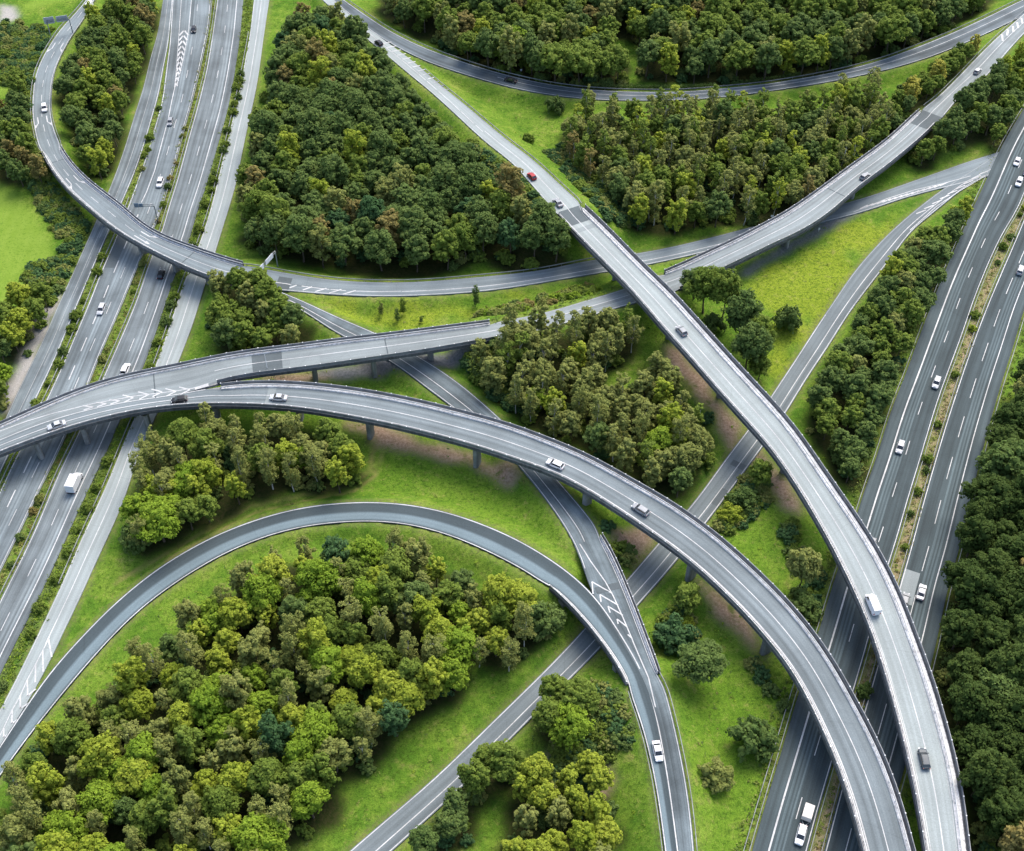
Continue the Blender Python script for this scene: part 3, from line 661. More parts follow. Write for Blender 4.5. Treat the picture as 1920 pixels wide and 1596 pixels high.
g = k.mix(k.math('MULTIPLY', k.mapr(n5, 0.52, 0.68), 0.6), g, (0.055, 0.105, 0.014))
g = k.mix(k.math('MULTIPLY', k.mapr(n5, 0.46, 0.34), 0.5), g, (0.25, 0.245, 0.07))
g = k.mix(k.math('MULTIPLY', k.mapr(n2, 0.58, 0.75), 0.5), g, (0.24, 0.215, 0.075))
v = k.n('ShaderNodeVectorMath', operation='SCALE'); k.l(g, v.inputs[0]); k.l(k.mapr(n4, 0.25, 0.75, 0.58, 1.42), v.inputs['Scale']); g = v.outputs[0]
wv = k.n('ShaderNodeTexWave'); wv.inputs['Scale'].default_value = 0.09; wv.inputs['Distortion'].default_value = 1.5; k.l(P, wv.inputs['Vector'])
md_ = k.mix(k.math('ADD', k.math('MULTIPLY', n2, 0.75), k.math('MULTIPLY', wv.outputs['Fac'], 0.1)), (0.130, 0.225, 0.022), (0.225, 0.31, 0.055)); md_ = k.mix(k.mapr(n3, 0.5, 0.7), md_, (0.10, 0.19, 0.02))
g = k.mix(att('meadow'), g, md_)
g = k.mix(k.math('MULTIPLY', att('verge'), k.mapr(n3, 0.35, 0.65, 0.15, 0.75)), g, (0.17, 0.17, 0.07))
g = k.mix(k.math('MULTIPLY', att('path'), 0.6), g, (0.26, 0.215, 0.08))
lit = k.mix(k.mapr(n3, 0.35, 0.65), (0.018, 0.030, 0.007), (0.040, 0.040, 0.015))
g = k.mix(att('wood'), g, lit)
soil = k.mix(k.mapr(n3, 0.3, 0.7), (0.22, 0.145, 0.10), (0.40, 0.30, 0.225)); soil = k.mix(k.mapr(n2, 0.55, 0.7), soil, (0.11, 0.13, 0.04))
g = k.mix(att('dirt'), g, soil)
g = k.mix(att('gravel'), g, k.mix(k.mapr(n4, 0.3, 0.7), (0.26, 0.25, 0.23), (0.44, 0.42, 0.39)))
g = k.mix(att('slab'), g, k.mix(k.mapr(n3, 0.3, 0.7), (0.10, 0.11, 0.12), (0.19, 0.20, 0.21)))
v = k.n('ShaderNodeVectorMath', operation='SCALE'); k.l(g, v.inputs[0]); v.inputs['Scale'].default_value = 0.92; g = v.outputs[0]
hgt = k.math('ADD', k.math('MULTIPLY', n3, 0.6), k.math('MULTIPLY', n4, 0.4))
mat_ground = k.fin(g, 0.9, 0.03, hgt, 0.9, 0.35)
me = quad_mesh('ground', V, Q, [mat_ground], None, True)
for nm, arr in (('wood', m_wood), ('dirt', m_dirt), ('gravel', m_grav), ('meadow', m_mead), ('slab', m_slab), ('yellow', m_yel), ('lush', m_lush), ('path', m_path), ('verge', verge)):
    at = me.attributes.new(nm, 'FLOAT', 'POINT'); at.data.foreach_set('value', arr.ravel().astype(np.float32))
go = bpy.data.objects.new('ground', me); col.objects.link(go); go['kind'] = 'structure'

# ------------------------------------------------------------------ bridges
def sweep(mb, r, S, prof, mi=0, cap=True):
    """prof(S_i) -> list of (offset, dz); swept along the road"""
    rings = []
    for s_ in S:
        q = prof(s_); rings.append(np.array([r.pos(np.array([s_]), np.array([o]), dz)[0] for o, dz in q]))
    n = len(rings[0])
    for i in range(len(S)-1):
        for j in range(n):
            m = (j+1) % n; mb.face([rings[i][j], rings[i][m], rings[i+1][m], rings[i+1][j]], None, mi)
    if cap: mb.face(rings[0][::-1], None, mi); mb.face(rings[-1], None, mi)
def srange(a, b, step=2.0): return np.linspace(a, b, max(int((b-a)/step)+1, 2))
def railing(parent, r, a, b, side, inset, h=1.1, name='railing', lab=None):
    """tubular railing with posts along one edge of a deck"""
    mb = MB(); sp = ('DL', inset) if side == 'L' else ('DR', inset)
    f = lambda s_: float(r.off(np.array([s_]), sp)[0])
    S = srange(a, b, 2.5)
    for z0, z1, t in ((0.25+h-0.1, 0.25+h, 0.07), (0.25+h*0.48, 0.25+h*0.48+0.05, 0.04)):
        sweep(mb, r, S, lambda s_: [(f(s_)-t, z0), (f(s_)+t, z0), (f(s_)+t, z1), (f(s_)-t, z1)])
    sweep(mb, r, S, lambda s_: [(f(s_)-0.012, 0.3), (f(s_)+0.012, 0.3), (f(s_)+0.012, 0.1+h), (f(s_)-0.012, 0.1+h)])
    for s_ in np.arange(a, b, 2.0):
        p = r.pos(np.array([s_]), np.array([f(s_)]), 0.25)[0]; mb.box((p[0], p[1], p[2]+h/2), (0.09, 0.09, h))
    for s_ in np.arange(a, b, 4.0):
        p = r.pos(np.array([s_]), np.array([f(s_)]), 0.25)[0]; mb.box((p[0], p[1], p[2]+h+0.05), (0.24, 0.24, 0.10), 0, 1)
    return mb.build(name, [M['rail'], M['stud']], parent)
def guard(mb, r, a, b, spec, dz=0.0, posts=True, gz_=None):
    f = lambda s_: float(r.off(np.array([s_]), spec)[0])
    sweep(mb, r, srange(a, b, 2.5), lambda s_: [(f(s_)-0.07, dz+0.45), (f(s_)+0.07, dz+0.45), (f(s_)+0.09, dz+0.6), (f(s_)+0.07, dz+0.75), (f(s_)-0.07, dz+0.75), (f(s_)-0.09, dz+0.6)])
    if posts:
        for s_ in np.arange(a+1, b, 4.0):
            p = r.pos(np.array([s_]), np.array([f(s_)]), dz)[0]; mb.box((p[0], p[1], p[2]+0.1), (0.1, 0.1, 1.0))
def bridge(name, label, parts, piers=(), abut=()):
    """parts: list of (road, span index, left edge?, right edge?)"""
    r0, i0 = parts[0][0], parts[0][1]; a, b = r0.spans[i0]
    vis = (max(a, 0)+b)/2; c = r0.pos(np.array([vis]), np.array([0.0]))[0]
    t = empty('bridge', (0, 0, 0)); t['label'] = label; t['category'] = 'bridge'
    for r, i, le, ri in parts:
        a, b = r.spans[i]; S = srange(a, b, 2.5)
        th = 0.75; dp = 1.55
        mb = MB()
        def prof(s_):
            hw = float(r._i(s_, r.hw)); k = hw*0.55
            return [(-hw, -0.05), (-hw, -th), (-k, -1.0), (-k*0.9, -dp), (k*0.9, -dp), (k, -1.0), (hw, -th), (hw, -0.05)]
        sweep(mb, r, S, prof); mb.build('deck', M['conc'], t)
        for side, on, spl in (('L', le, r.lspan), ('R', ri, r.rspan)):
            if not on: continue
            for p, q in spl:
                p, q = max(p, a), min(q, b)
                if q-p < 5: continue
                S2_ = srange(p, q, 2.0); mb = MB()
                ins = r.il if side == 'L' else r.ir
                def kp(s_):
                    hw = float(r._i(s_, r.hw)); w_ = float(r._i(s_, ins)); sg = -1 if side == 'L' else 1
                    q_ = [(sg*(hw-w_), 0.0), (sg*(hw-w_)+sg*0.03, 0.22), (sg*(hw-0.65), 0.24), (sg*(hw-0.65), -0.1)]
                    return q_
                sweep(mb, r, S2_, kp); mb.build('kerb', M['kerb'], t)
                mb = MB()
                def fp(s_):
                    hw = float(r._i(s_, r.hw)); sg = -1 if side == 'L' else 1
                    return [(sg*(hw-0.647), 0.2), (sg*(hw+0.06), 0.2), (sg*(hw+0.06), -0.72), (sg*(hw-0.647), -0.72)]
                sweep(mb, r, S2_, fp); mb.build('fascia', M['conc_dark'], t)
                railing(t, r, p, q, side, 0.12)
                mb = MB(); wi = float(np.max(ins)); guard(mb, r, p, q, ('DL', wi-0.45) if side == 'L' else ('DR', wi-0.45), 0.2)
                mb.build('guard_rail', M['steel_l'], t)
    for r, x, y, o, sz in piers:
        s_ = r.at_px(x, y); p = r.pos(np.array([s_]), np.array([o]), 0.0)[0]; g_ = ground_z(p[0], p[1]); T = r._i(s_, r.T); an = math.atan2(T[1], T[0])
        mb = MB(); n = 12; top = p[2]-1.5; bot = g_-0.6
        for (z0, z1, k0, k1) in ((bot, top-0.9, 1.0, 1.0), (top-0.9, top, 1.0, 1.35)):
            for q in range(n):
                u0, u1 = 2*pi*q/n, 2*pi*(q+1)/n
                def pt(u, z, k_):
                    X = sz[0]/2*k_*math.copysign(abs(cos(u))**0.6, cos(u)); Y = sz[1]/2*k_*math.copysign(abs(sin(u))**0.6, sin(u))
                    return (p[0]+X*cos(an)-Y*sin(an), p[1]+X*sin(an)+Y*cos(an), z)
                mb.face([pt(u0, z0, k0), pt(u1, z0, k0), pt(u1, z1, k1), pt(u0, z1, k1)])
        mb.build('pier', M['conc'], t)
    for r, x, y in abut:
        s_ = r.at_px(x, y); p = r.pos(np.array([s_]), np.array([0.0]), 0.0)[0]; T = r._i(s_, r.T); hw = float(r._i(s_, r.hw))
        mb = MB(); mb.box((p[0], p[1], (p[2]-0.9-3.5)), (1.6, 2*hw-0.3, 7.0), math.atan2(T[1], T[0]))
        mb.build('abutment', M['conc'], t)
    return t
PZ = (1.5, 3.2)
bridge('bridge', 'curved concrete viaduct at upper left carrying painted lane arrows over the motorway', [(E, 0, True, True)],
       [(E, 192, 392, 0, PZ), (E, 262, 443, 0, PZ), (E, 322, 478, 0, PZ), (E, 380, 505, 0, PZ)], [(E, 108, 290), (E, 428, 510)])
bridge('bridge', 'viaduct rising from the gore at far left across the middle of the interchange', [(D, 0, True, True)],
       [(D, 120, 775, 0, PZ), (D, 240, 740, 0, PZ), (D, 350, 712, 0, PZ), (D, 580, 675, 0, PZ), (D, 690, 655, 1.5, PZ), (D, 800, 640, 0, PZ)], [(D, 915, 625)])
bridge('bridge', 'pale upper right viaduct crossing the slip road beside the yellow green lawn', [(D, 1, True, True)],
       [(D, 1370, 465, 0, PZ), (D, 1480, 420, 0, PZ), (D, 1600, 330, 0, PZ)], [(D, 1272, 520), (D, 1728, 225)])
bridge('bridge', 'long grey viaduct sweeping from far left centre down to the bottom right', [(B, 0, True, True)],
       [(B, 60, 815, 0, PZ), (B, 150, 785, 0, PZ), (B, 262, 752, 0, PZ), (B, 400, 740, 0, PZ), (B, 560, 745, 0, PZ), (B, 690, 765, 2, PZ), (B, 905, 815, 2.5, PZ), (B, 1105, 905, 2.5, PZ), (B, 1315, 1030, 2.0, PZ), (B, 1455, 1170, 2.0, PZ), (B, 1570, 1330, 0, PZ), (B, 1640, 1500, 0, PZ)])
bridge('bridge', 'highest palest viaduct running from the triangular wood to the lower right corner', [(A, 0, True, True)],
       [(A, 1150, 475, 2, PZ), (A, 1248, 580, 2.5, PZ), (A, 1348, 690, 2.5, PZ), (A, 1470, 830, 2.0, PZ), (A, 1575, 990, 1.5, PZ), (A, 1668, 1170, 0, PZ), (A, 1720, 1310, 0, PZ), (A, 1765, 1500, 0, PZ)], [(A, 1078, 402)])
bridge('bridge', 'low bridge where the loop ramp and patchy ramp merge above the road below', [(G, 0, False, True), (F, 0, True, False)],
       [], [(G, 1068, 1112), (G, 1165, 1240), (F, 1150, 1095), (F, 1205, 1215)])

# ------------------------------------------------------------------ guard rails and fences along the ground roads
def rail_thing(label, r, a, b, spec, cat='guard rail', grp=None):
    sa, sb = r.rng(a, b)
    mb = MB(); guard(mb, r, sa, sb, spec, 0.0)
    o = mb.build('guard_rail', M['steel']); o['label'] = label; o['category'] = cat
    return o
rail_thing('steel guard rail edging the three lane left carriageway on its planted median side', S2, None, None, ('R', -0.5))
rail_thing('steel guard rail on the left rim of the bush strip by the leftmost motorway', S2, (250,366), None, ('L', -0.5))
rail_thing('steel guard rail on the narrow median beside the upward left carriageway', S3, None, None, ('L', -0.35))
rail_thing('steel guard rail between hedge strip and pale slip road at far left', S4, (470,60), (118,1091), ('L', -0.5))
rail_thing('steel guard rail along the bushes west of the dark right motorway', R1, None, None, ('L', -0.5))
rail_thing('steel guard rail on the left rim of the sandy median, dark right motorway', R1, None, None, ('R', -0.45))
rail_thing('steel guard rail on the right rim of the sandy median, dark right motorway', R2, None, None, ('L', -0.45))
rail_thing('steel guard rail against the tall trees at the far right motorway edge', R2, None, None, ('R', -0.6))
rail_thing('steel guard rail on the outer curve of the dark road below the top wood', J, (645,0), None, ('L', -0.6))
rail_thing('steel guard rail along the upper left edge of the pale ramp by the hatched nose', A, (790,128), (1066,392), ('R', -0.4))
rail_thing('steel guard rail above the pale upper right ramp, wood side', D, (1745,200), None, ('L', -0.5))
rail_thing('steel guard rail on the inside of the curved ramp beside the narrow wood', E, None, (100,285), ('R', -0.4))
rail_thing('steel guard rail on the outside of the curved ramp above the left field', E, None, (100,285), ('L', -0.4))
rail_thing('steel guard rail along the upper edge of the slip road below the triangular wood', E, (445,505), (1120,485), ('R', -0.4))
rail_thing('steel guard rail on the lower right edge of the merged ramp', F, (1228,1260), None, ('L', -0.5))
rail_thing('steel guard rail on the left edge of the merged ramp near the white estate car', G, (1190,1300), None, ('R', -0.5))
# ------------------------------------------------------------------ vegetation
LEAF = {
 'dk': leaf('dark_green_leaves', (0.066, 0.114, 0.028), (0.126, 0.178, 0.047)),
 'md': leaf('mid_green_leaves', (0.094, 0.148, 0.022), (0.165, 0.220, 0.038)),
 'ol': leaf('olive_birch_leaves', (0.152, 0.180, 0.044), (0.235, 0.255, 0.072)),
 'br': leaf('bright_green_leaves', (0.124, 0.208, 0.018), (0.21, 0.295, 0.030)),
 'yl': leaf('yellow_green_leaves', (0.185, 0.245, 0.022), (0.29, 0.335, 0.042)),
 'ye': leaf('yellow_leaves', (0.28, 0.275, 0.042), (0.37, 0.345, 0.065)),
 'rs': leaf('rusty_leaves', (0.165, 0.148, 0.042), (0.235, 0.195, 0.065)),
 'dd': leaf('shade_darkened_leaves', (0.034, 0.062, 0.014), (0.070, 0.105, 0.024)),  # shade and vignette over the right-edge wood, put into the leaf colour
 'bl': leaf('bluish_green_leaves', (0.042, 0.096, 0.032), (0.074, 0.138, 0.05)),
}
CW = {'dk': 'dark green', 'md': 'mid green', 'ol': 'olive', 'br': 'bright green', 'yl': 'yellow green', 'ye': 'yellow', 'rs': 'rusty brown', 'bl': 'bluish green', 'dd': 'shade darkened green'}
LK = list(LEAF)
BARK = simple('brown_bark', (0.10, 0.08, 0.06), 0.9, 0.1, 0.3, 2.0)
BIRCH = simple('pale_birch_bark', (0.46, 0.44, 0.40), 0.8, 0.2, 0.3, 2.0)
def unit(v): return v/np.maximum(np.linalg.norm(v, axis=-1, keepdims=True), 1e-9)
def leaves(lob, n, size, rng, loose=0.0, keep=0.82, up=0.35, sub=0.0):
    """leaf clumps on small tufts that sit on the surfaces of the lobes; returns verts (4n,3)"""
    lob = np.asarray(lob, float)
    if sub > 0:
        w_ = lob[:, 3]**2; w_ /= w_.sum(); m = max(int(n/22), 4)
        k = rng.choice(len(lob), size=m*3, p=w_); d = unit(rng.normal(size=(m*3, 3))+np.array([0, 0, 0.3]))
        p = lob[k, :3]+d*lob[k, 3:4]*(0.8+0.25*rng.random((m*3, 1)))*np.array([1, 1, 0.92]); ins = np.zeros(len(p), bool)
        for j in range(len(lob)):
            q = np.linalg.norm(p-lob[j, :3], axis=1) < lob[j, 3]*keep; q[k == j] = False; ins |= q
        p = p[~ins]; acc = []
        for c in p:
            if all(np.sum((c-a_)**2) > (sub*1.0)**2 for a_ in acc): acc.append(c)
            if len(acc) >= m: break
        lob = np.c_[np.array(acc), sub*(0.65+0.7*rng.random(len(acc)))]; keep = 0.6
    w_ = lob[:, 3]**2; w_ /= w_.sum()
    k = rng.choice(len(lob), size=int(n*1.7), p=w_)
    d = unit(rng.normal(size=(len(k), 3))+np.array([0, 0, 0.45])); rad = lob[k, 3]*(0.8+rng.random(len(k))*(0.25+loose))
    p = lob[k, :3]+d*rad[:, None]*np.array([1, 1, 0.85])
    ins = np.zeros(len(p), bool)
    for j in range(len(lob)):
        q = np.linalg.norm(p-lob[j, :3], axis=1) < lob[j, 3]*keep
        q[k == j] = False; ins |= q
    p = p[~ins][:n]; d = d[~ins][:n]
    nn = unit(d+np.array([0, 0, up])+rng.normal(size=d.shape)*0.36)
    t = unit(np.cross(nn, rng.normal(size=d.shape))); b = np.cross(nn, t)
    s1 = size*(0.55+rng.random((len(p), 4, 1))*0.9)
    c = np.stack([t+b*0.25, b-t*0.25, -t-b*0.25, -b+t*0.25], 1)*s1*0.62
    v = p[:, None, :]+c
    v[:, 0] += nn*size*0.18; v[:, 2] += nn*size*0.18
    return v.reshape(-1, 3)
OCT = None
def core(lob, f):
    """small faceted solids inside the lobes so that no daylight shows through dense crowns"""
    V = []; F = []
    n, m = 6, 4
    for x, y, z, r in lob:
        b = len(V)
        for i in range(m+1):
            for j in range(n):
                a = pi*i/m; t = 2*pi*j/n+i*0.5
                V.append((x+r*f*sin(a)*cos(t), y+r*f*sin(a)*sin(t), z+r*f*0.9*cos(a)))
        for i in range(m):
            for j in range(n): F.append((b+i*n+j, b+(i+1)*n+j, b+(i+1)*n+(j+1) % n, b+i*n+(j+1) % n))
    return np.array(V), np.array(F)
def crown_geo(kind, seed, dens=1.0):
    rng = np.random.default_rng(seed); lob = []
    if kind == 'round':
        R = 3.5; zc = 7.4; lob.append((0, 0, zc, 2.5))
        for i in range(24):
            a = i*2.399+rng.random(); u = 1-1.55*(i+0.5)/24; s_ = math.sqrt(max(0, 1-u*u)); r = 0.95+rng.random()*0.65
            lob.append((cos(a)*s_*(R-r*0.55)*(0.85+rng.random()*0.25), sin(a)*s_*(R-r*0.55)*(0.85+rng.random()*0.25), zc+u*(3.3-r*0.4)+rng.normal()*0.2, r))
        n, sz, loose, kf, H, tr = 1900, 0.42, 0.12, 0.8, 6.5, 0.22
    elif kind == 'broad':
        R = 4.6; zc = 7.6; lob.append((0, 0, zc, 2.8))
        for i in range(32):
            a = i*2.399+rng.random()*0.8; u = 1-1.4*(i+0.5)/32; s_ = math.sqrt(max(0, 1-u*u)); r = 1.0+rng.random()*0.75; g_ = 0.75+rng.random()*0.4
            lob.append((cos(a)*s_*(R-r*0.5)*g_, sin(a)*s_*(R-r*0.5)*g_, zc+u*(3.4-r*0.4)+rng.normal()*0.3, r))
        n, sz, loose, kf, H, tr = 2500, 0.44, 0.15, 0.78, 6.5, 0.28
    elif kind == 'birch':
        for i in range(26):
            t = (i+0.5)/26; z = 4.2+t*9.2; rr = 2.25*math.sin(pi*(0.2+t*0.66))**0.6; a = i*2.399
            r = 0.55+rng.random()*0.55; q = rr*(0.45+0.5*rng.random()); lob.append((cos(a)*q, sin(a)*q, z+rng.normal()*0.25, r))
        n, sz, loose, kf, H, tr = 1500, 0.32, 0.5, 0.45, 12.0, 0.15
    elif kind == 'tall':
        R = 2.7; zc = 8.0; lob.append((0, 0, zc, 1.7)); lob.append((0, 0, zc+2.4, 1.4)); lob.append((0, 0, zc-2.0, 1.6))
        for i in range(26):
            a = i*2.399+rng.random(); t = (i+0.5)/26; z = 4.0+t*8.2; rr = R*1.08*math.sin(pi*(0.22+t*0.62))**0.6; r = 0.75+rng.random()*0.55
            lob.append((cos(a)*(rr-r*0.4)*(0.8+rng.random()*0.3), sin(a)*(rr-r*0.4)*(0.8+rng.random()*0.3), z, r))
        n, sz, loose, kf, H, tr = 1700, 0.40, 0.2, 0.75, 8.5, 0.2
    elif kind == 'bush':
        R = 2.0; lob.append((0, 0, 0.9, 1.2))
        for i in range(14):
            a = i*2.399+rng.random(); u = 1-1.1*(i+0.5)/14; s_ = math.sqrt(max(0, 1-u*u)); r = 0.5+rng.random()*0.4
            lob.append((cos(a)*s_*(R-r*0.5)*(0.8+0.3*rng.random()), sin(a)*s_*(R-r*0.5)*(0.8+0.3*rng.random()), 0.75+u*1.25, r))
        n, sz, loose, kf, H, tr = 700, 0.30, 0.2, 0.8, 0.8, 0.08
    else:   # sapling
        for i in range(9):
            a = i*2.399; t = i/8.0; lob.append((cos(a)*0.45, sin(a)*0.45, 1.0+t*3.2, 0.55-0.25*t))
        n, sz, loose, kf, H, tr = 420, 0.26, 0.5, 0.5, 3.6, 0.06
    n = int(n*1.7); sz *= 0.84
    if kind in ('round', 'broad', 'tall', 'birch'):
        L_ = np.array(lob); keepers = rng.random(len(L_)) > (0.16 if kind != 'birch' else 0.1); keepers[:1] = True
        L_ = L_[keepers]; ax = rng.random()*6.28; sq = 0.8+rng.random()*0.22
        c_, s_ = cos(ax), sin(ax); u_ = L_[:, 0]*c_+L_[:, 1]*s_; v_ = (-L_[:, 0]*s_+L_[:, 1]*c_)*sq
        L_[:, 0] = u_*c_-v_*s_; L_[:, 1] = u_*s_+v_*c_; L_[:, :2] += rng.normal(size=2)*0.25
        hi = L_[:, 2] > np.percentile(L_[:, 2], 75); L_[hi, 2] += rng.random(hi.sum())*0.9; lob = [tuple(q) for q in L_]
    v = leaves(lob, int(n*dens), sz/math.sqrt(dens), rng, loose, 0.8, 0.6, {'round': .52, 'broad': .60, 'birch': .38, 'tall': .47, 'bush': .36}.get(kind, .3))
    f = np.arange(len(v)).reshape(-1, 4)
    cv, cf = core(lob, kf*0.92)
    V = np.vstack([v, cv]); F = np.vstack([f, cf+len(v)])
    tb = MB(); top = H
    x = y = 0.0; z = -0.8; segs = 4; P = [(0, 0, -0.8)]
    for i in range(segs): P.append((P[-1][0]+rng.normal()*0.18, P[-1][1]+rng.normal()*0.18, -0.8+(top+0.8)*(i+1)/segs))
    for i in range(segs): tb.tube(P[i], P[i+1], tr*(1-0.6*i/segs)*(1.35 if i == 0 else 1), tr*(1-0.6*(i+1)/segs), 7)
    for l_ in lob[1::3]:
        j = min(segs, max(1, int((l_[2]-1.0+0.8)/(top+0.8)*segs))); q = P[j]
        if l_[2] > q[2]-0.3: tb.tube(q, (l_[0]*0.8, l_[1]*0.8, l_[2]), tr*0.38, tr*0.12, 5)
    return V, F, tb
KINDS = {'round': 7, 'broad': 4, 'birch': 6, 'tall': 6, 'bush': 4, 'sapling': 2}
VAR = {}
for kd, nv in KINDS.items():
    VAR[kd] = []
    for q in range(nv):
        V, F, tb = crown_geo(kd, 100+q*17+len(kd))
        cm = quad_mesh('crown', V, F, [LEAF['md']])
        tm = MB.build(tb, 'trunk', BIRCH if kd == 'birch' else BARK); tmesh = tm.data; bpy.data.objects.remove(tm)
        low = crown_geo(kd, 100+q*17+len(kd), 0.55)
        VAR[kd].append((cm, tmesh, low))
NAME = {'round': ('broadleaf_tree', 'tree'), 'broad': ('spreading_tree', 'tree'), 'birch': ('birch_tree', 'tree'), 'tall': ('slender_tree', 'tree'), 'bush': ('bush', 'bush'), 'sapling': ('sapling', 'sapling')}
SPW = {'round': 'round crowned tree', 'broad': 'spreading tree', 'birch': 'slender birch', 'tall': 'narrow crowned tree', 'bush': 'bush', 'sapling': 'sapling'}
def plant(kd, x, y, sc, colr, label, group=None, lean=0.0, zs=1.0):
    q = int(RNG.integers(KINDS[kd])); cm, tm, low = VAR[kd][q]
    t = empty(NAME[kd][0], (x, y, ground_z(x, y)), float(RNG.random()*6.283)); t['label'] = label; t['category'] = NAME[kd][1]
    if group: t['group'] = group
    rx, ry, rz_ = [0.88+0.26*float(v) for v in RNG.random(3)]
    for nm, me_, mt in (('crown', cm, LEAF[colr]), ('trunk', tm, None)):
        o = bpy.data.objects.new(nm, me_); col.objects.link(o); o.parent = t; o.scale = (sc*rx, sc*ry, sc*zs*rz_)
        if mt: o.material_slots[0].link = 'OBJECT'; o.material_slots[0].material = mt
    return t
def stuff_mesh(name, items, low=True):
    """items: (kind, variant, x, y, z, scale, angle, colour)"""
    VV = []; FF = []; MM = []; b = 0
    for kd, q, x, y, z, sc, an, colr in items:
        V, F, tb = VAR[kd][q][2]; ca, sa = cos(an), sin(an)
        W = np.stack([(V[:, 0]*ca-V[:, 1]*sa)*sc+x, (V[:, 0]*sa+V[:, 1]*ca)*sc+y, V[:, 2]*sc+z], 1)
        VV.append(W); FF.append(F+b); MM.append(np.full(len(F), LK.index(colr))); b += len(W)
        if kd not in ('bush',):
            V = np.array(tb.v); F = np.array([f for f in tb.f if len(f) == 4])
            W = np.stack([(V[:, 0]*ca-V[:, 1]*sa)*sc+x, (V[:, 0]*sa+V[:, 1]*ca)*sc+y, V[:, 2]*sc+z], 1)
            VV.append(W); FF.append(F+b); MM.append(np.full(len(F), len(LK)+(1 if kd == 'birch' else 0))); b += len(W)
    me_ = quad_mesh(name, np.vstack(VV), np.vstack(FF), list(LEAF.values())+[BARK, BIRCH], np.concatenate(MM))
    o = bpy.data.objects.new(name, me_); col.objects.link(o); o['kind'] = 'stuff'
    return o
bridge_c = np.concatenate([np.c_[r.C[r.isb][:, :2], r.hw[r.isb]] for r in ROADS.values() if r.isb.any()])
road_c = np.concatenate([np.c_[r.C[~r.isb][:, :2], r.hw[~r.isb]] for r in ROADS.values() if (~r.isb).any()])
def clear_of(x, y, cr, m_road=2.0, m_br=0.8):
    d = np.hypot(road_c[:, 0]-x, road_c[:, 1]-y)-road_c[:, 2]
    if d.min() < m_road: return False
    d = np.hypot(bridge_c[:, 0]-x, bridge_c[:, 1]-y)-bridge_c[:, 2]
    return d.min() > m_br+cr*0.55
WDESC = {'tri': 'the triangular wood at upper centre', 'top': 'the wood along the top edge', 'mid_n': 'the birch wood below the top curved road', 'ne': 'the thicket between the two upper right roads',
 'ne2': 'the thicket at the upper right edge', 'mid': 'the birch copse between the three viaducts', 'sw': 'the copse above the loop ramp', 'big': 'the large wood inside the loop ramp', 'low': 'the clump beside the low bridge',
 'low2': 'the clump along the bottom road', 'low3': 'the loose grove at bottom centre', 'strip': 'the planted strip by the dark motorway', 'east': 'the wood at the right edge', 'nw': 'the narrow wood inside the curved ramp',
 'west': 'the thicket left of the curved ramp', 'farm': 'the clump below the left field', 'farm2': 'the clump by the gravel strip', 'isle': 'the copse between ramp and slip road'}
# wood: spacing, [(kind, colour, weight)], scale range
MIX = {
 'tri': (5.9, [('round','dk',7),('broad','dk',2.5),('round','md',2.2),('round','bl',.7),('tall','rs',.3),('tall','yl',.7),('tall','ol',.5)], (.98, 1.36)),
 'top': (6.0, [('round','md',4),('broad','md',3),('round','dk',3),('tall','ol',2),('tall','yl',1),('round','rs',.5)], (.85, 1.3)),
 'mid_n': (4.8, [('birch','ol',5),('tall','md',2.5),('round','md',2),('birch','md',2),('round','ol',1.6),('round','dk',1.2),('tall','yl',.9),('birch','yl',.8),('birch','rs',.3)], (.8, 1.08)),
 'ne': (4.2, [('round','dk',3),('round','md',4),('tall','ye',.7),('tall','rs',.4)], (.6, .85)),
 'ne2': (4.6, [('round','dk',5),('round','md',2),('tall','yl',.6)], (.7, .95)),
 'mid': (4.4, [('birch','ol',6),('tall','ol',2.5),('round','ol',2),('tall','yl',1.2),('round','br',.6),('round','dk',1.0),('birch','md',1.5)], (.82, 1.08)),
 'sw': (4.6, [('birch','ol',4),('round','ol',3),('round','md',2),('broad','br',1.0),('tall','yl',1.5)], (.8, 1.05)),
 'big': (4.6, [('birch','ol',5),('round','md',2.2),('round','br',2.4),('broad','md',.8),('tall','yl',2.2),('broad','br',.9),('round','yl',2.2),('round','dk',1.3),('tall','ol',2.5),('tall','md',1.2),('tall','bl',.6),('birch','ye',.15)], (.76, 1.12)),
 'low': (4.4, [('round','md',3),('broad','br',1)], (.85, 1.05)),
 'low2': (4.2, [('round','dk',3),('round','md',2)], (.75, .95)),
 'low3': (4.4, [('round','yl',2),('tall','yl',2),('round','br',1),('tall','ol',1)], (.7, .95)),
 'strip': (4.7, [('round','dk',4),('broad','dk',2),('round','md',2.5),('tall','yl',.5),('round','ol',.8)], (.72, 1.0)),
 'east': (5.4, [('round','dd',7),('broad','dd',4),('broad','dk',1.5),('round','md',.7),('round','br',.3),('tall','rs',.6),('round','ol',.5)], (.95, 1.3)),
 'nw': (4.8, [('round','dk',4),('round','md',3),('tall','yl',1),('round','rs',.5)], (.72, 1.0)),
 'west': (4.4, [('round','dk',3),('round','md',2),('tall','rs',.6)], (.65, .9)),
 'farm': (4.8, [('round','md',3),('round','yl',2),('round','dk',1)], (.75, 1.0)),
 'farm2': (4.4, [('round','md',3),('round','br',1)], (.6, .85)),
 'isle': (4.6, [('round','md',4),('tall','ol',2),('round','rs',.5),('round','dk',1.5)], (.8, 1.05)),
}
cand = []
CRAD = {'round': 3.5, 'broad': 4.6, 'birch': 2.3, 'tall': 2.8, 'bush': 2.0}
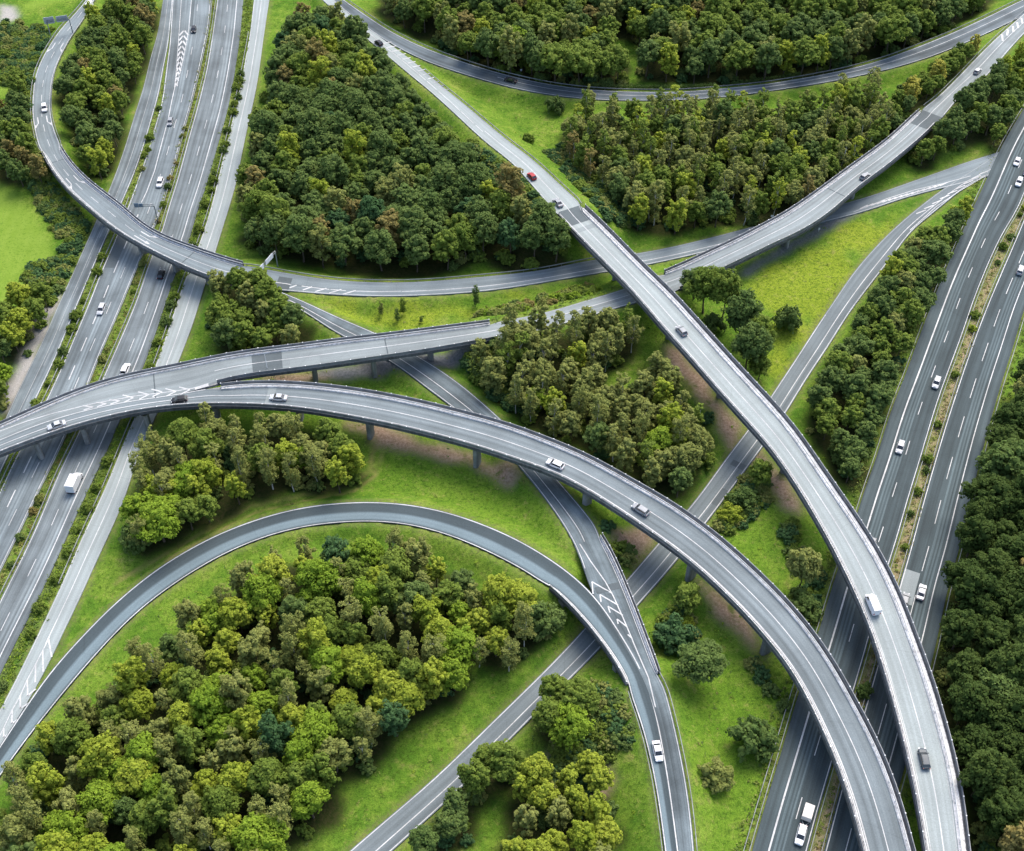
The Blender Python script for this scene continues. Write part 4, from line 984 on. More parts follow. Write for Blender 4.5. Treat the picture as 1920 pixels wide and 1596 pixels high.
for wn, poly in WOODS.items():
    sp, mx, (s0, s1) = MIX[wn]
    q = np.array(poly, float); wx, wy = unproj(q[:, 0], q[:, 1], 8.0); pl = list(zip(wx, wy))
    acc = []; n = int((max(wx)-min(wx))*(max(wy)-min(wy))*1.2)
    X = min(wx)+RNG.random(n)*(max(wx)-min(wx)); Y = min(wy)+RNG.random(n)*(max(wy)-min(wy)); ok = in_poly(X, Y, pl)
    wt = np.array([m[2] for m in mx], float); wt /= wt.sum()
    for x, y in zip(X[ok], Y[ok]):
        if acc and min((x-a_)**2+(y-b_)**2 for a_, b_ in acc) < sp*sp: continue
        kd, cl, _ = mx[int(RNG.choice(len(mx), p=wt))]; sc = s0+RNG.random()*(s1-s0)
        e0 = np.array(pl); e1 = np.roll(e0, -1, 0); dv = e1-e0; tt = np.clip(((np.array([x, y])-e0)*dv).sum(1)/(dv**2).sum(1), 0, 1)
        if np.linalg.norm(e0+dv*tt[:, None]-np.array([x, y]), axis=1).min() < CRAD[kd]*sc*0.62: continue
        if not clear_of(x, y, CRAD[kd]*sc*1.35): continue
        acc.append((x, y))
        px, py = proj(x, y, ground_z(x, y)+7)
        if px < -70 or px > 1990 or py < -60 or py > 1680: continue
        cand.append((wn, kd, cl, x, y, sc, float(px), float(py)))
EXTRA = [  # trees and bushes the photograph lets one pick out: kind, foot in px, scale, colour, label, height factor
 ('bush', 1473, 618, 1.75, 'dk', 'lone dark egg shaped tree on the yellow green lawn', 1.75),
 ('broad', 1318, 585, 1.15, 'md', 'spreading tree beside the highest viaduct, nearest the road crossing', 1.0),
 ('round', 1352, 603, 1.35, 'md', 'tall tree between highest viaduct and lawn, middle of its row', 1.05),
 ('round', 1385, 640, 1.3, 'dk', 'dark tree on the lawn rim right of the middle tree by the viaduct', 1.0),
 ('round', 1398, 694, 1.25, 'dk', 'lowest dark tree tucked against the highest viaduct above the lawn', 1.0),
 ('round', 1422, 712, .8, 'md', 'small rounded tree at the foot of the viaduct tree row', .9),
 ('round', 1300, 560, .95, 'dk', 'dark tree at the head of the row between highest viaduct and lawn', 1.0),
 ('round', 1412, 672, 1.05, 'md', 'mid green tree leaning over the lawn rim in the viaduct tree row', 1.1),
 ('bush', 1335, 620, 1.5, 'dk', 'dark bush in the shade of the tree row by the highest viaduct', 1.2),
 ('bush', 1340, 1462, 1.65, 'ol', 'round olive bush standing alone on the lower lawn', 1.1),
 ('bush', 1408, 1400, 2.1, 'dk', 'large round dark bush alone on the lower lawn near the motorway fence', 1.15),
 ('broad', 1305, 1275, 1.12, 'dk', 'massive dark bushy tree on the lawn right of the merged ramp', .75),
 ('bush', 1262, 1205, 2.0, 'bl', 'dark bush touching the right railing of the merged ramp', 1.2),
 ('round', 1285, 1150, .85, 'md', 'mid green tree between low bridge and the sweeping viaduct', .9),
 ('bush', 1280, 1178, 1.1, 'yl', 'small yellow green bush in front of the tree by the low bridge', 1.1),
 ('round', 1497, 1105, 1.0, 'ol', 'pale topped tree standing left of the highest viaduct near the motorway', 1.05),
 ('bush', 1505, 1150, 2.0, 'dk', 'dark bush below the pale topped tree beside the motorway', 1.2),
 ('bush', 1366, 972, 1.35, 'yl', 'bright yellow green bush at the right edge of the lower road', 1.1),
 ('bush', 1392, 945, 1.7, 'dk', 'dark bush on the right verge of the lower road, next to the bright one', 1.1),
 ('round', 1420, 915, .85, 'md', 'mid green tree right of the lower road just under the highest viaduct', .9),
 ('bush', 1265, 885, 2.1, 'dk', 'dark bush at the copse corner left of the lower road', 1.2),
 ('bush', 1022, 1180, 2.2, 'dk', 'dark bush left of the low bridge railing', 1.2),
 ('bush', 995, 1165, 1.7, 'md', 'green bush at the wood edge near the low bridge', 1.2),
 ('sapling', 893, 575, 1.2, 'dk', 'dark leaning sapling at the lower edge of the curved ramp', 1.3),
 ('sapling', 757, 588, 1.0, 'md', 'tallest sapling of the small group on the island lawn', 1.3),
 ('sapling', 715, 586, .85, 'ol', 'thin pale sapling left of the others on the island lawn', 1.4),
 ('sapling', 745, 603, .8, 'dk', 'short dark sapling nearest the viaduct on the island lawn', 1.2),
 ('sapling', 790, 605, .55, 'dk', 'tiny dark sapling right of the group on the island lawn', 1.0),
 ('bush', 1040, 210, 1.6, 'dk', 'dark bush at the grass corner left of the birch wood', 1.2),
 ('bush', 990, 268, .9, 'md', 'small bush on the grass wedge beside the pale ramp', 1.0),
 ('round', 1003, 772, .8, 'br', 'bright green tree at the left tip of the birch copse', 1.0),
 ('round', 1275, 862, .85, 'yl', 'yellow leaved tree at the lower right rim of the birch copse', 1.15),
 ('tall', 1135, 470, .62, 'dk', 'dark narrow tree on the bank beside the viaduct start', .9),
 ('birch', 1217, 415, .95, 'ol', 'lone olive birch on the bank left of the birch wood', 1.0),
 ('tall', 1348, 262, .95, 'dk', 'tall dark tree reaching over the curved road at top', 1.15),
 ('broad', 965, 120, 1.15, 'br', 'huge pale green tree at the front of the top wood', 1.0),
 ('round', 1100, 140, 1.0, 'ol', 'olive tree leaning over the clearing in the top wood', 1.0),
 ('round', 1150, 130, .72, 'rs', 'rusty tree beside the grassy clearing at top', .9),
 ('broad', 575, 880, .72, 'br', 'light green round tree at the back of the copse above the loop', 1.0),
 ('round', 590, 890, .85, 'ol', 'grey green tree at the right end of the copse above the loop', .95),
 ('round', 650, 880, .8, 'md', 'rightmost dark based tree of the copse above the loop', .9),
 ('tall', 300, 955, .85, 'yl', 'brightest yellow green tree at the lower left of the copse above the loop', 1.0),
 ('tall', 345, 945, .85, 'yl', 'yellow green tree right of the brightest one in the copse above the loop', .9),
 ('bush', 262, 1020, 1.8, 'dk', 'dark bush at the bottom tip of the copse above the loop', 1.2),
]
for kd, fx, fy, sc, cl, lb, zs in EXTRA:
    X, Y = unproj(fx, fy, 0); X, Y = unproj(fx, fy, ground_z(float(X), float(Y)))
    plant(kd, float(X), float(Y), sc, cl, lb, None, 0, zs)
fr = [c for c in cand if -10 < c[6] < 1930 and -20 < c[7] < 1620]
fr.sort(key=lambda c: -(c[7]+1750)*c[5])
NEAR = fr[:258]; nearset = set(id(c) for c in NEAR)
for wn, kd, cl, x, y, sc, px, py in NEAR:
    plant(kd, x, y, sc, cl, '%s %s in %s' % (CW[cl], SPW[kd], WDESC[wn]), 'trees of '+WDESC[wn])
rest = [(c[1], int(RNG.integers(KINDS[c[1]])), c[3], c[4], ground_z(c[3], c[4]), c[5], float(RNG.random()*6.28), c[2]) for c in cand if id(c) not in nearset]
stuff_mesh('distant_woodland', rest)
print('TREES', len(cand), 'near', len(NEAR), 'rest', len(rest))
# undergrowth below the woods and bush covered banks
und = []
for wn, poly in WOODS.items():
    q = np.array(poly, float); wx, wy = unproj(q[:, 0], q[:, 1]+25, 1.0); pl = list(zip(wx, wy)); ar = abs(sum(wx[i]*wy[i-1]-wx[i-1]*wy[i] for i in range(len(wx))))/2
    n = int((max(wx)-min(wx))*(max(wy)-min(wy))/26)
    for x, y in zip(min(wx)+RNG.random(n)*(max(wx)-min(wx)), min(wy)+RNG.random(n)*(max(wy)-min(wy))):
        if in_poly(np.array([x]), np.array([y]), pl)[0] and clear_of(x, y, 1.0, 2.2, 0.3):
            und.append(('bush', int(RNG.integers(4)), x, y, ground_z(x, y)-0.2, .55+RNG.random()*.7, float(RNG.random()*6.28), ['dk','dk','md','bl','md','ol'][int(RNG.integers(6))]))
stuff_mesh('undergrowth', und)
bnk = []
for wn, poly in SHRUBS.items():
    q = np.array(poly, float); wx, wy = unproj(q[:, 0], q[:, 1], 2.0); pl = list(zip(wx, wy)); dens = {'bank': 1.8, 'hedgebank': 3, 'wbank': 3, 'wbank2': 1.8}.get(wn, 2.2)
    n = int((max(wx)-min(wx))*(max(wy)-min(wy))/dens)
    for x, y in zip(min(wx)+RNG.random(n)*(max(wx)-min(wx)), min(wy)+RNG.random(n)*(max(wy)-min(wy))):
        if in_poly(np.array([x]), np.array([y]), pl)[0] and clear_of(x, y, 0.8, 1.6, 0.2):
            bnk.append(('bush', int(RNG.integers(4)), x, y, ground_z(x, y)-0.5, .5+RNG.random()*.55, float(RNG.random()*6.28), ['dk','md','md','bl','bl','ol'][int(RNG.integers(6))] if wn != 'hedgebank' else ['md','br','md','ol','dk','rs'][int(RNG.integers(6))]))
stuff_mesh('bank_scrub', bnk)
# planted medians: every shrub on its own
def median(r, side, off_, a, b, step, cls, s0, s1, label, grp, p=0.8):
    sa, sb = r.rng(a, b); t = sa
    while t < sb:
        t += step*(0.5+RNG.random())
        if RNG.random() > p: continue
        o = float(r.off(np.array([t]), (side, -off_))[0])+RNG.normal()*0.3; P_ = r.pos(np.array([t]), np.array([o]))[0]
        px, py = proj(P_[0], P_[1], P_[2])
        if not (-5 < px < 1925 and -5 < py < 1600): continue
        d = np.hypot(bridge_c[:, 0]-P_[0], bridge_c[:, 1]-P_[1])-bridge_c[:, 2]
        if d.min() < 0.5: continue
        plant('bush', P_[0], P_[1], s0+RNG.random()*(s1-s0), cls[int(RNG.integers(len(cls)))], label, grp, 0, 1.15)
median(S1, 'R', 1.7, (290,190), None, 6.5, ['md','md','ol','dk'], .45, .8, 'green shrub in the planted strip of the leftmost motorway carriageways', 'shrubs in the left planted strip')
median(S3, 'L', 1.9, (371,195), None, 7.0, ['md','ol','rs','dk'], .35, .65, 'low shrub on the narrow median between the two left carriageways', 'shrubs on the left median')
median(S3, 'R', 2.3, (440,130), None, 5.5, ['dk','md','md'], .5, .85, 'dark shrub in the strip beside the pale slip road at left', 'shrubs beside the left slip road')
median(R1, 'R', 1.8, (1915,380), (1560,1434), 7.5, ['dk','md','md','yl'], .45, .85, 'green shrub on the sandy median of the dark right motorway', 'shrubs on the right median')
# rough herbs along verges and medians
rg = np.random.default_rng(5); gv = []
def herb(x, y, z, s_, n):
    lob = [(x+rg.normal()*s_*0.6, y+rg.normal()*s_*0.6, z+0.1*s_, s_*(0.35+rg.random()*0.35)) for _ in range(3)]
    return leaves(lob, n, 0.28, rg, 0.5, 0.4, 0.8)
HV = []; HM = []
def strip_herbs(r, side, o0, o1, a, b, step, cls):
    sa, sb = r.rng(a, b)
    for t in np.arange(sa, sb, step):
        o = float(r.off(np.array([t]), (side, -(o0+rg.random()*(o1-o0))))[0]); P_ = r.pos(np.array([t]), np.array([o]))[0]
        px, py = proj(P_[0], P_[1], P_[2])
        if not (-20 < px < 1940 and -20 < py < 1620): continue
        v = herb(P_[0], P_[1], ground_z(P_[0], P_[1]), 0.45+rg.random()*0.4, 16); HV.append(v); HM.append(np.full(len(v)//4, LK.index(cls[int(rg.integers(len(cls)))])))
strip_herbs(S1, 'R', 0.6, 2.6, (300,160), None, 0.55, ['md','ol','br','md'])
strip_herbs(S3, 'L', 0.7, 2.6, None, None, 0.55, ['ol','md','ol','rs','md'])
strip_herbs(S3, 'R', 0.5, 3.4, None, None, 0.22, ['md','br','dk','md'])
strip_herbs(R1, 'R', 0.9, 2.8, None, None, 0.9, ['md','ol','rs'])
strip_herbs(R1, 'L', 0.9, 3.5, None, None, 0.6, ['ol','md','dk'])
strip_herbs(R2, 'R', 1.2, 4.0, None, None, 0.6, ['dk','md'])
strip_herbs(D, 'L', 0.8, 3.0, (925,624), (1170,545), 0.5, ['md','br','dk'])
Vh = np.vstack(HV); mh = quad_mesh('verge_herbs', Vh, np.arange(len(Vh)).reshape(-1, 4), list(LEAF.values()), np.concatenate(HM))
oh = bpy.data.objects.new('verge_herbs', mh); col.objects.link(oh); oh['kind'] = 'stuff'
# weeds and tufts on the lawns
TV = []; TM = []; nt_ = 0
while nt_ < 2600:
    px, py = rg.random()*1960-20, rg.random()*1640-20; X, Y = unproj(px, py, 0); X, Y = float(X), float(Y)
    i = min(max(bisect(XA, X)-1, 0), nx-1); j = min(max(bisect(YA, Y)-1, 0), ny-1)
    nt_ += 1
    if DROAD[i, j] < 1.6 or m_wood[i, j] > 0.5 or m_mead[i, j] > 0.3 or vnoise(np.array([X]), np.array([Y]), 11, 77)[0] < 0.42: continue
    v = herb(X, Y, ground_z(X, Y)-0.08, 0.22+rg.random()**2*0.55, 12); TV.append(v); TM.append(np.full(len(v)//4, LK.index(['md','br','ol','dk','br'][int(rg.integers(5))])))
Vt = np.vstack(TV); mt_ = quad_mesh('meadow_tufts', Vt, np.arange(len(Vt)).reshape(-1, 4), list(LEAF.values()), np.concatenate(TM))
ot = bpy.data.objects.new('meadow_tufts', mt_); col.objects.link(ot); ot['kind'] = 'stuff'
# clipped hedge along the top road
def hedge(pp, label):
    HVv = []
    P_ = np.array([J.pxw(*p) for p in pp]); P_ = resample(P_, step=0.5); rr = np.random.default_rng(9)
    for x, y, z in P_:
        z = ground_z(x, y)
        lob = [(x+rr.normal()*0.1, y+dy_, z+zz, 0.55) for dy_, zz in ((0.3, 0.5), (-0.3, 0.5), (0.3, 1.4), (-0.3, 1.4))]
        HVv.append(leaves(lob, 26, 0.32, rr, 0.1, 0.3))
    v = np.vstack(HVv); m_ = quad_mesh('hedge', v, np.arange(len(v)).reshape(-1, 4), [LEAF['dk']]); o = bpy.data.objects.new('hedge', m_); col.objects.link(o)
    o['label'] = label; o['category'] = 'hedge'
hedge(pts('1075,156 1150,162 1225,164 1300,163 1340,161'), 'long clipped dark hedge above the top curved road, left of the tall tree')
hedge(pts('1375,156 1430,150 1490,141 1500,139'), 'short clipped dark hedge above the top curved road, right of the tall tree')
# ------------------------------------------------------------------ vehicles
P_ = {'white': paint('white_car_paint', (0.66, 0.67, 0.68)), 'silver': paint('silver_car_paint', (0.25, 0.265, 0.28)), 'grey': paint('grey_car_paint', (0.05, 0.066, 0.08)),
      'black': paint('black_car_paint', (0.016, 0.018, 0.022)), 'red': paint('red_car_paint', (0.30, 0.02, 0.025)), 'navy': paint('navy_car_paint', (0.02, 0.028, 0.07)), 'pale': paint('pale_silver_paint', (0.42, 0.44, 0.455))}
GLASS = simple('dark_tinted_glass', (0.018, 0.022, 0.026), 0.08, 0.8, 0.05); TYRE = simple('black_tyre_rubber', (0.02, 0.02, 0.02), 0.85, 0.2)
RIM = simple('alloy_rim', (0.45, 0.46, 0.47), 0.35, 0.5, 0.1, 1, 0.7); LAMP = simple('clear_headlamp', (0.75, 0.76, 0.78), 0.15, 0.6); TAIL = simple('red_tail_lamp', (0.35, 0.015, 0.012), 0.25, 0.5)
TRIM = simple('black_plastic_trim', (0.025, 0.025, 0.027), 0.6, 0.3); CANVAS = simple('cream_tarpaulin', (0.62, 0.59, 0.54), 0.7, 0.2, 0.08, 1.5)
def loft(mb, st, mi=0):
    R_ = []
    for x, w_, zl, zt in st:
        h = [(w_*0.86, zl), (w_, zl+0.14*(zt-zl)+0.02), (w_, zl+0.62*(zt-zl)), (w_*0.95, zt-0.05*(zt-zl)-0.01), (w_*0.78, zt), (w_*0.3, zt+0.015)]
        R_.append([(x, y, z) for y, z in h]+[(x, -y, z) for y, z in h[::-1]])
    n = len(R_[0])
    for i in range(len(R_)-1):
        for j in range(n): m = (j+1) % n; mb.face([R_[i][j], R_[i+1][j], R_[i+1][m], R_[i][m]], None, mi)
    mb.face(R_[0], None, mi); mb.face(R_[-1][::-1], None, mi)
def panel(q, ins, out, name, mat):
    """a slightly raised pane on the quad q (4 corners, counter-clockwise seen from outside)"""
    q = np.array(q, float); c = q.mean(0); p = q+(c-q)*ins
    n = np.cross(q[1]-q[0], q[2]-q[0]); n /= np.linalg.norm(n); mb = MB()
    a = p+n*out; b = p-n*0.01
    mb.face(a)
    for i in range(4): j = (i+1) % 4; mb.face([b[i], b[j], a[j], a[i]])
    o = mb.build(name, mat); m_ = o.data; bpy.data.objects.remove(o); return m_
def solid(mb, name, mat, smooth=False):
    o = mb.build(name, mat, None, smooth, True); m_ = o.data; bpy.data.objects.remove(o); return m_
SPEC = {  # length, half width, height, belt; cabin: rear base, rear roof, front roof, front base
 'hatch': (4.15, .89, 1.48, .93, -1.98, -1.45, .35, 1.15), 'sedan': (4.65, .91, 1.45, .92, -1.60, -.85, .45, 1.25),
 'estate': (4.70, .91, 1.50, .94, -2.18, -1.75, .45, 1.25), 'suv': (4.50, .93, 1.68, 1.05, -2.10, -1.70, .45, 1.20),
 'van': (5.40, 1.0, 2.35, 1.15, -2.66, -2.60, 1.35, 2.05)}
def car_parts(kind):
    L, W, H, Bz, rb, rt, ft, fb = SPEC[kind]; h = L/2; out = []
    mb = MB(); hood = Bz-0.10 if kind != 'van' else Bz-0.05
    loft(mb, [(-h, W*.78, .42, Bz-.18), (-h+.08, W*.90, .30, Bz-.04), (-h+.5, W*.98, .22, Bz), (-.4, W, .20, Bz), (fb*.8, W, .20, Bz-.01), (fb+.15, W*.985, .20, Bz-.03), (h-.45, W*.94, .22, hood), (h-.12, W*.84, .28, hood-.14), (h, W*.66, .36, hood-.3)])
    wb, wt = W*.90, W*.74 if kind != 'van' else W*.86
    z0, z1 = Bz-0.04, H-0.05
    Bq = [(rb, wb), (fb, wb), (fb, -wb), (rb, -wb)]; Tq = [(rt, wt), (ft, wt), (ft, -wt), (rt, -wt)]
    b3 = [(x, y, z0) for x, y in Bq]; t3 = [(x, y, z1) for x, y in Tq]
    for i in range(4): j = (i+1) % 4; mb.face([b3[j], b3[i], t3[i], t3[j]])
    xs = np.linspace(rt, ft, 6)
    prof = [(x, H-0.05+0.05*math.sin(pi*(0.12+0.76*(x-rt)/(ft-rt)))) for x in xs]
    for i in range(5):
        (xa, za), (xb, zb) = prof[i], prof[i+1]
        ya = [-wt, -wt*.7, 0, wt*.7, wt]; ea = [0, .7, 1, .7, 0]
        za_ = [z1+(za-z1)*e if e else z1 for e in ea]; zb_ = [z1+(zb-z1)*e if e else z1 for e in ea]
        for k_ in range(4): mb.face([(xa, ya[k_], za_[k_]), (xb, ya[k_], zb_[k_]), (xb, ya[k_+1], zb_[k_+1]), (xa, ya[k_+1], za_[k_+1])])
    out.append(('body', solid(mb, 'body', P_['white']), True, []))
    out.append(('windscreen', panel([b3[2], b3[1], t3[1], t3[2]], .07, .015, 'windscreen', GLASS), False, []))
    if kind != 'van': out.append(('rear_window', panel([b3[0], b3[3], t3[3], t3[0]], .10, .015, 'rear_window', GLASS), False, []))
    if kind == 'van':
        sl = [((.75, wb, z0), (fb, wb, z0), (ft, wt, z1), (.75, wt, z1))]
    else: sl = [(b3[0], b3[1], t3[1], t3[0])]
    for (a_, b_, c_, d_) in sl:
        out.append(('side_window', panel([b_, a_, d_, c_], .10, .015, 'side_window', GLASS), False, []))
        f = lambda p: (p[0], -p[1], p[2])
        out.append(('side_window', panel([f(a_), f(b_), f(c_), f(d_)], .10, .015, 'side_window', GLASS), False, []))
    for s_ in (-1, 1):
        mb = MB(); mb.box((h-.16, s_*W*.62, hood-.2), (.22, .36, .14)); out.append(('headlight', solid(mb, 'headlight', LAMP), False, []))
        mb = MB(); mb.box((-h+.05, s_*W*.72, Bz-.2), (.10, .26, .18 if kind != 'van' else .4)); out.append(('tail_light', solid(mb, 'tail_light', TAIL), False, []))
        mb = MB(); mb.box((fb-.25, s_*(W+.10), Bz+.03), (.16, .2, .13)); out.append(('wing_mirror', solid(mb, 'wing_mirror', TRIM), False, []))
    for sx_ in (-1, 1):
        for s_ in (-1, 1):
            x = sx_*h*.60; y = s_*(W-.10)
            mb = MB(); mb.tube((x, y-.11, .32), (x, y+.11, .32), .32, None, 14)
            m2 = MB(); m2.tube((x, y+s_*.08, .32), (x, y+s_*.125, .32), .2, None, 10)
            out.append(('wheel', solid(mb, 'wheel', TYRE), False, [('rim', solid(m2, 'rim', RIM))]))
    return out
CACHE = {}
def place(r, px, sgn, kind, colr, label, group='vehicles on the interchange'):
    H = SPEC[kind][2] if kind in SPEC else 2.6
    z = 0.0
    for _ in range(6):
        X, Y = unproj(px[0], px[1], z+H*0.45); i = int(np.argmin(np.hypot(r.C[:, 0]-X, r.C[:, 1]-Y))); z = r.C[i, 2]
    T = r.T[i]*sgn; j0, j1 = max(i-3, 0), min(i+3, len(r.S)-1); sl = (r.C[j1, 2]-r.C[j0, 2])/(r.S[j1]-r.S[j0])*sgn
    q = r.C[i]; z = q[2]+float(np.dot(np.array([X, Y])-q[:2], r.T[i]))*sl*sgn
    t = empty({'van': 'delivery_van'}.get(kind, 'car') if kind in SPEC else kind, (float(X), float(Y), float(z)+0.012)); t.rotation_euler = (0, -math.atan(sl), math.atan2(T[1], T[0]))
    t['label'] = label; t['category'] = {'van': 'van'}.get(kind, 'car') if kind in SPEC else {'box_truck': 'truck', 'trailer': 'trailer'}[kind]; t['group'] = group
    if kind not in CACHE: CACHE[kind] = car_parts(kind) if kind in SPEC else OTHER[kind]()
    for nm, me_, painted, sub in CACHE[kind]:
        o = bpy.data.objects.new(nm, me_); col.objects.link(o); o.parent = t
        if painted: o.material_slots[0].link = 'OBJECT'; o.material_slots[0].material = P_[colr]
        for sn, sm_ in sub: c = bpy.data.objects.new(sn, sm_); col.objects.link(c); c.parent = o
    return t
def box_truck():
    out = []; mb = MB()
    loft(mb, [(1.0, 1.0, .35, 2.15), (1.5, 1.0, .3, 2.2), (2.1, 1.0, .28, 2.0), (2.55, .98, .28, 1.45), (3.1, .92, .3, 1.15), (3.3, .8, .4, .9)]); out.append(('cab', solid(mb, 'cab', P_['white']), True, []))
    b = [(2.62, .86, 1.42), (2.62, -.86, 1.42), (2.08, -.82, 2.03), (2.08, .82, 2.03)]; out.append(('windscreen', panel([b[1], b[0], b[3], b[2]], .04, .05, 'windscreen', GLASS), False, []))
    mb = MB(); mb.box((-1.1, 0, 1.95), (4.2, 2.25, 2.4)); mb.box((-1.1, 0, 3.17), (4.1, 2.15, .06)); out.append(('cargo_box', solid(mb, 'cargo_box', P_['white']), True, []))
    mb = MB(); mb.box((-1.1, 0, .6), (4.3, 1.0, .3)); mb.box((-3.22, 0, .5), (.12, 2.1, .14)); out.append(('chassis', solid(mb, 'chassis', TRIM), False, []))
    for s_ in (-1, 1):
        mb = MB(); mb.box((3.22, s_*.62, .78), (.16, .34, .18)); out.append(('headlight', solid(mb, 'headlight', LAMP), False, []))
        mb = MB(); mb.box((-3.24, s_*.95, .68), (.08, .2, .16)); out.append(('tail_light', solid(mb, 'tail_light', TAIL), False, []))
        mb = MB(); mb.box((2.2, s_*1.16, 1.55), (.12, .22, .36)); out.append(('wing_mirror', solid(mb, 'wing_mirror', TRIM), False, []))
    for x in (-2.0, 2.35):
        for s_ in (-1, 1):
            mb = MB(); mb.tube((x, s_*.92-.13, .36), (x, s_*.92+.13, .36), .36, None, 14); m2 = MB(); m2.tube((x, s_*1.03, .36), (x, s_*1.06, .36), .2, None, 10)
            out.append(('wheel', solid(mb, 'wheel', TYRE), False, [('rim', solid(m2, 'rim', RIM))]))
    return out
def trailer():
    out = []; mb = MB(); mb.box((0, 0, 1.35), (3.3, 2.0, 1.45), top=.97); mb.box((0, 0, 2.09), (3.0, 1.75, .05)); out.append(('canopy', solid(mb, 'canopy', CANVAS), False, []))
    mb = MB(); mb.box((0, 0, .56), (3.4, 2.06, .14)); out.append(('frame', solid(mb, 'frame', TRIM), False, []))
    mb = MB()
    for s_ in (-1, 1): mb.tube((1.65, s_*.75, .5), (2.9, 0, .5), .06, None, 6)
    mb.tube((2.8, 0, .5), (3.25, 0, .5), .07, None, 6); out.append(('drawbar', solid(mb, 'drawbar', RIM), False, []))
    for s_ in (-1, 1):
        mb = MB(); mb.box((-1.7, s_*.8, .62), (.06, .26, .12)); out.append(('tail_light', solid(mb, 'tail_light', TAIL), False, []))
        mb = MB(); mb.tube((-.1, s_*1.05-.1, .3), (-.1, s_*1.05+.1, .3), .3, None, 12); out.append(('wheel', solid(mb, 'wheel', TYRE), False, []))
    return out
OTHER = {'box_truck': box_truck, 'trailer': trailer}
CARS = [
 (S2, 363, 55, 1, 'hatch', 'black', 'small black car beside the painted chevrons at the top of the left motorway'),
 (S2, 319, 228, 1, 'hatch', 'silver', 'silver car alone on the left motorway, left lane below the chevrons'),
 (S2, 300, 342, 1, 'suv', 'white', 'white car just above the sign arm on the left motorway'),
 (S2, 190, 579, 1, 'estate', 'pale', 'pale silver car between the two viaducts on the downhill left carriageway'),
 (S3, 302, 514, -1, 'hatch', 'black', 'black car emerging from under the curved viaduct, left motorway'),
 (S3, 235, 692, -1, 'suv', 'white', 'white car about to pass beneath the left viaduct junction'),
 (S3, 140, 904, -1, 'box_truck', 'white', 'white box truck on the left motorway below the viaducts'),
 (E, 83, 202, 1, 'suv', 'white', 'white car on the curved ramp between the painted arrows'),
 (E, 166, 13, 1, 'van', 'white', 'white van at the top start of the curved ramp near the sign gantry'),
 (B, 106, 797, -1, 'sedan', 'pale', 'pale car on the sweeping viaduct at the left edge of the photo'),
 (B, 336, 749, -1, 'hatch', 'black', 'black car on the sweeping viaduct beside the chevron nose'),
 (B, 522, 745, -1, 'sedan', 'pale', 'pale silver car on the sweeping viaduct above the round green tree'),
 (B, 1041, 870, -1, 'estate', 'white', 'white car on the sweeping viaduct above the patchy ramp'),
 (B, 1201, 955, -1, 'estate', 'silver', 'silver car on the sweeping viaduct just before the lower road crossing'),
 (A, 997, 330, -1, 'hatch', 'red', 'red car on the pale ramp, the only red one'),
 (A, 1046, 380, -1, 'sedan', 'silver', 'silver car at the bridge joint of the highest viaduct behind the red car'),
 (A, 1278, 620, -1, 'hatch', 'silver', 'silver grey car alone in the middle of the highest viaduct'),
 (A, 1637, 1132, -1, 'van', 'white', 'long white van on the highest viaduct above the motorway'),
 (A, 1733, 1422, -1, 'estate', 'grey', 'dark grey car at the lower right end of the highest viaduct'),
 (A, 710, 80, -1, 'hatch', 'black', 'black car half hidden by trees near the hatched nose at top'),
 (G, 1233, 1408, 1, 'sedan', 'white', 'white saloon on the merged ramp below the low bridge'),
 (D, 1622, 330, 1, 'hatch', 'silver', 'silver car on the upper right viaduct'),
 (D, 1833, 133, 1, 'hatch', 'pale', 'pale car on the ramp beyond the upper right viaduct near the hatched tip'),
 (J, 957, 150, -1, 'sedan', 'black', 'black car on the dark curved road below the top wood'),
 (R1, 1907, 303, 1, 'hatch', 'white', 'white car at upper right, farthest on the dark motorway'),
 (R1, 1911, 341, 1, 'suv', 'white', 'white car at the right edge close behind a navy car, dark motorway'),
 (R1, 1925, 322, 1, 'hatch', 'navy', 'navy car cut by the right edge of the photo'),
 (R1, 1756, 717, 1, 'suv', 'pale', 'pale silver car nearest the sandy median of the dark motorway'),
 (R1, 1688, 838, 1, 'suv', 'pale', 'pale pinkish silver car in the left lane of the dark motorway'),
 (R1, 1634, 1020, 1, 'hatch', 'silver', 'silver car half hidden under the highest viaduct railing'),
 (R2, 1914, 506, -1, 'suv', 'pale', 'pale car on the outer dark carriageway at the right edge'),
 (R2, 1697, 1124, -1, 'hatch', 'silver', 'silver car on the light repair patch beside the highest viaduct'),
 (R2, 1728, 1110, -1, 'sedan', 'white', 'white saloon on the outer dark carriageway next to the light patch'),
 (R1, 1502, 1565, 1, 'suv', 'white', 'white car towing a covered trailer at the bottom of the dark motorway'),
 (R1, 1515, 1524, 1, 'trailer', 'white', 'cream covered trailer drawn by the white car at the bottom'),
]
for r, x, y, sg, kd, cl, lb in CARS: place(r, (x, y), sg, kd, cl, lb)

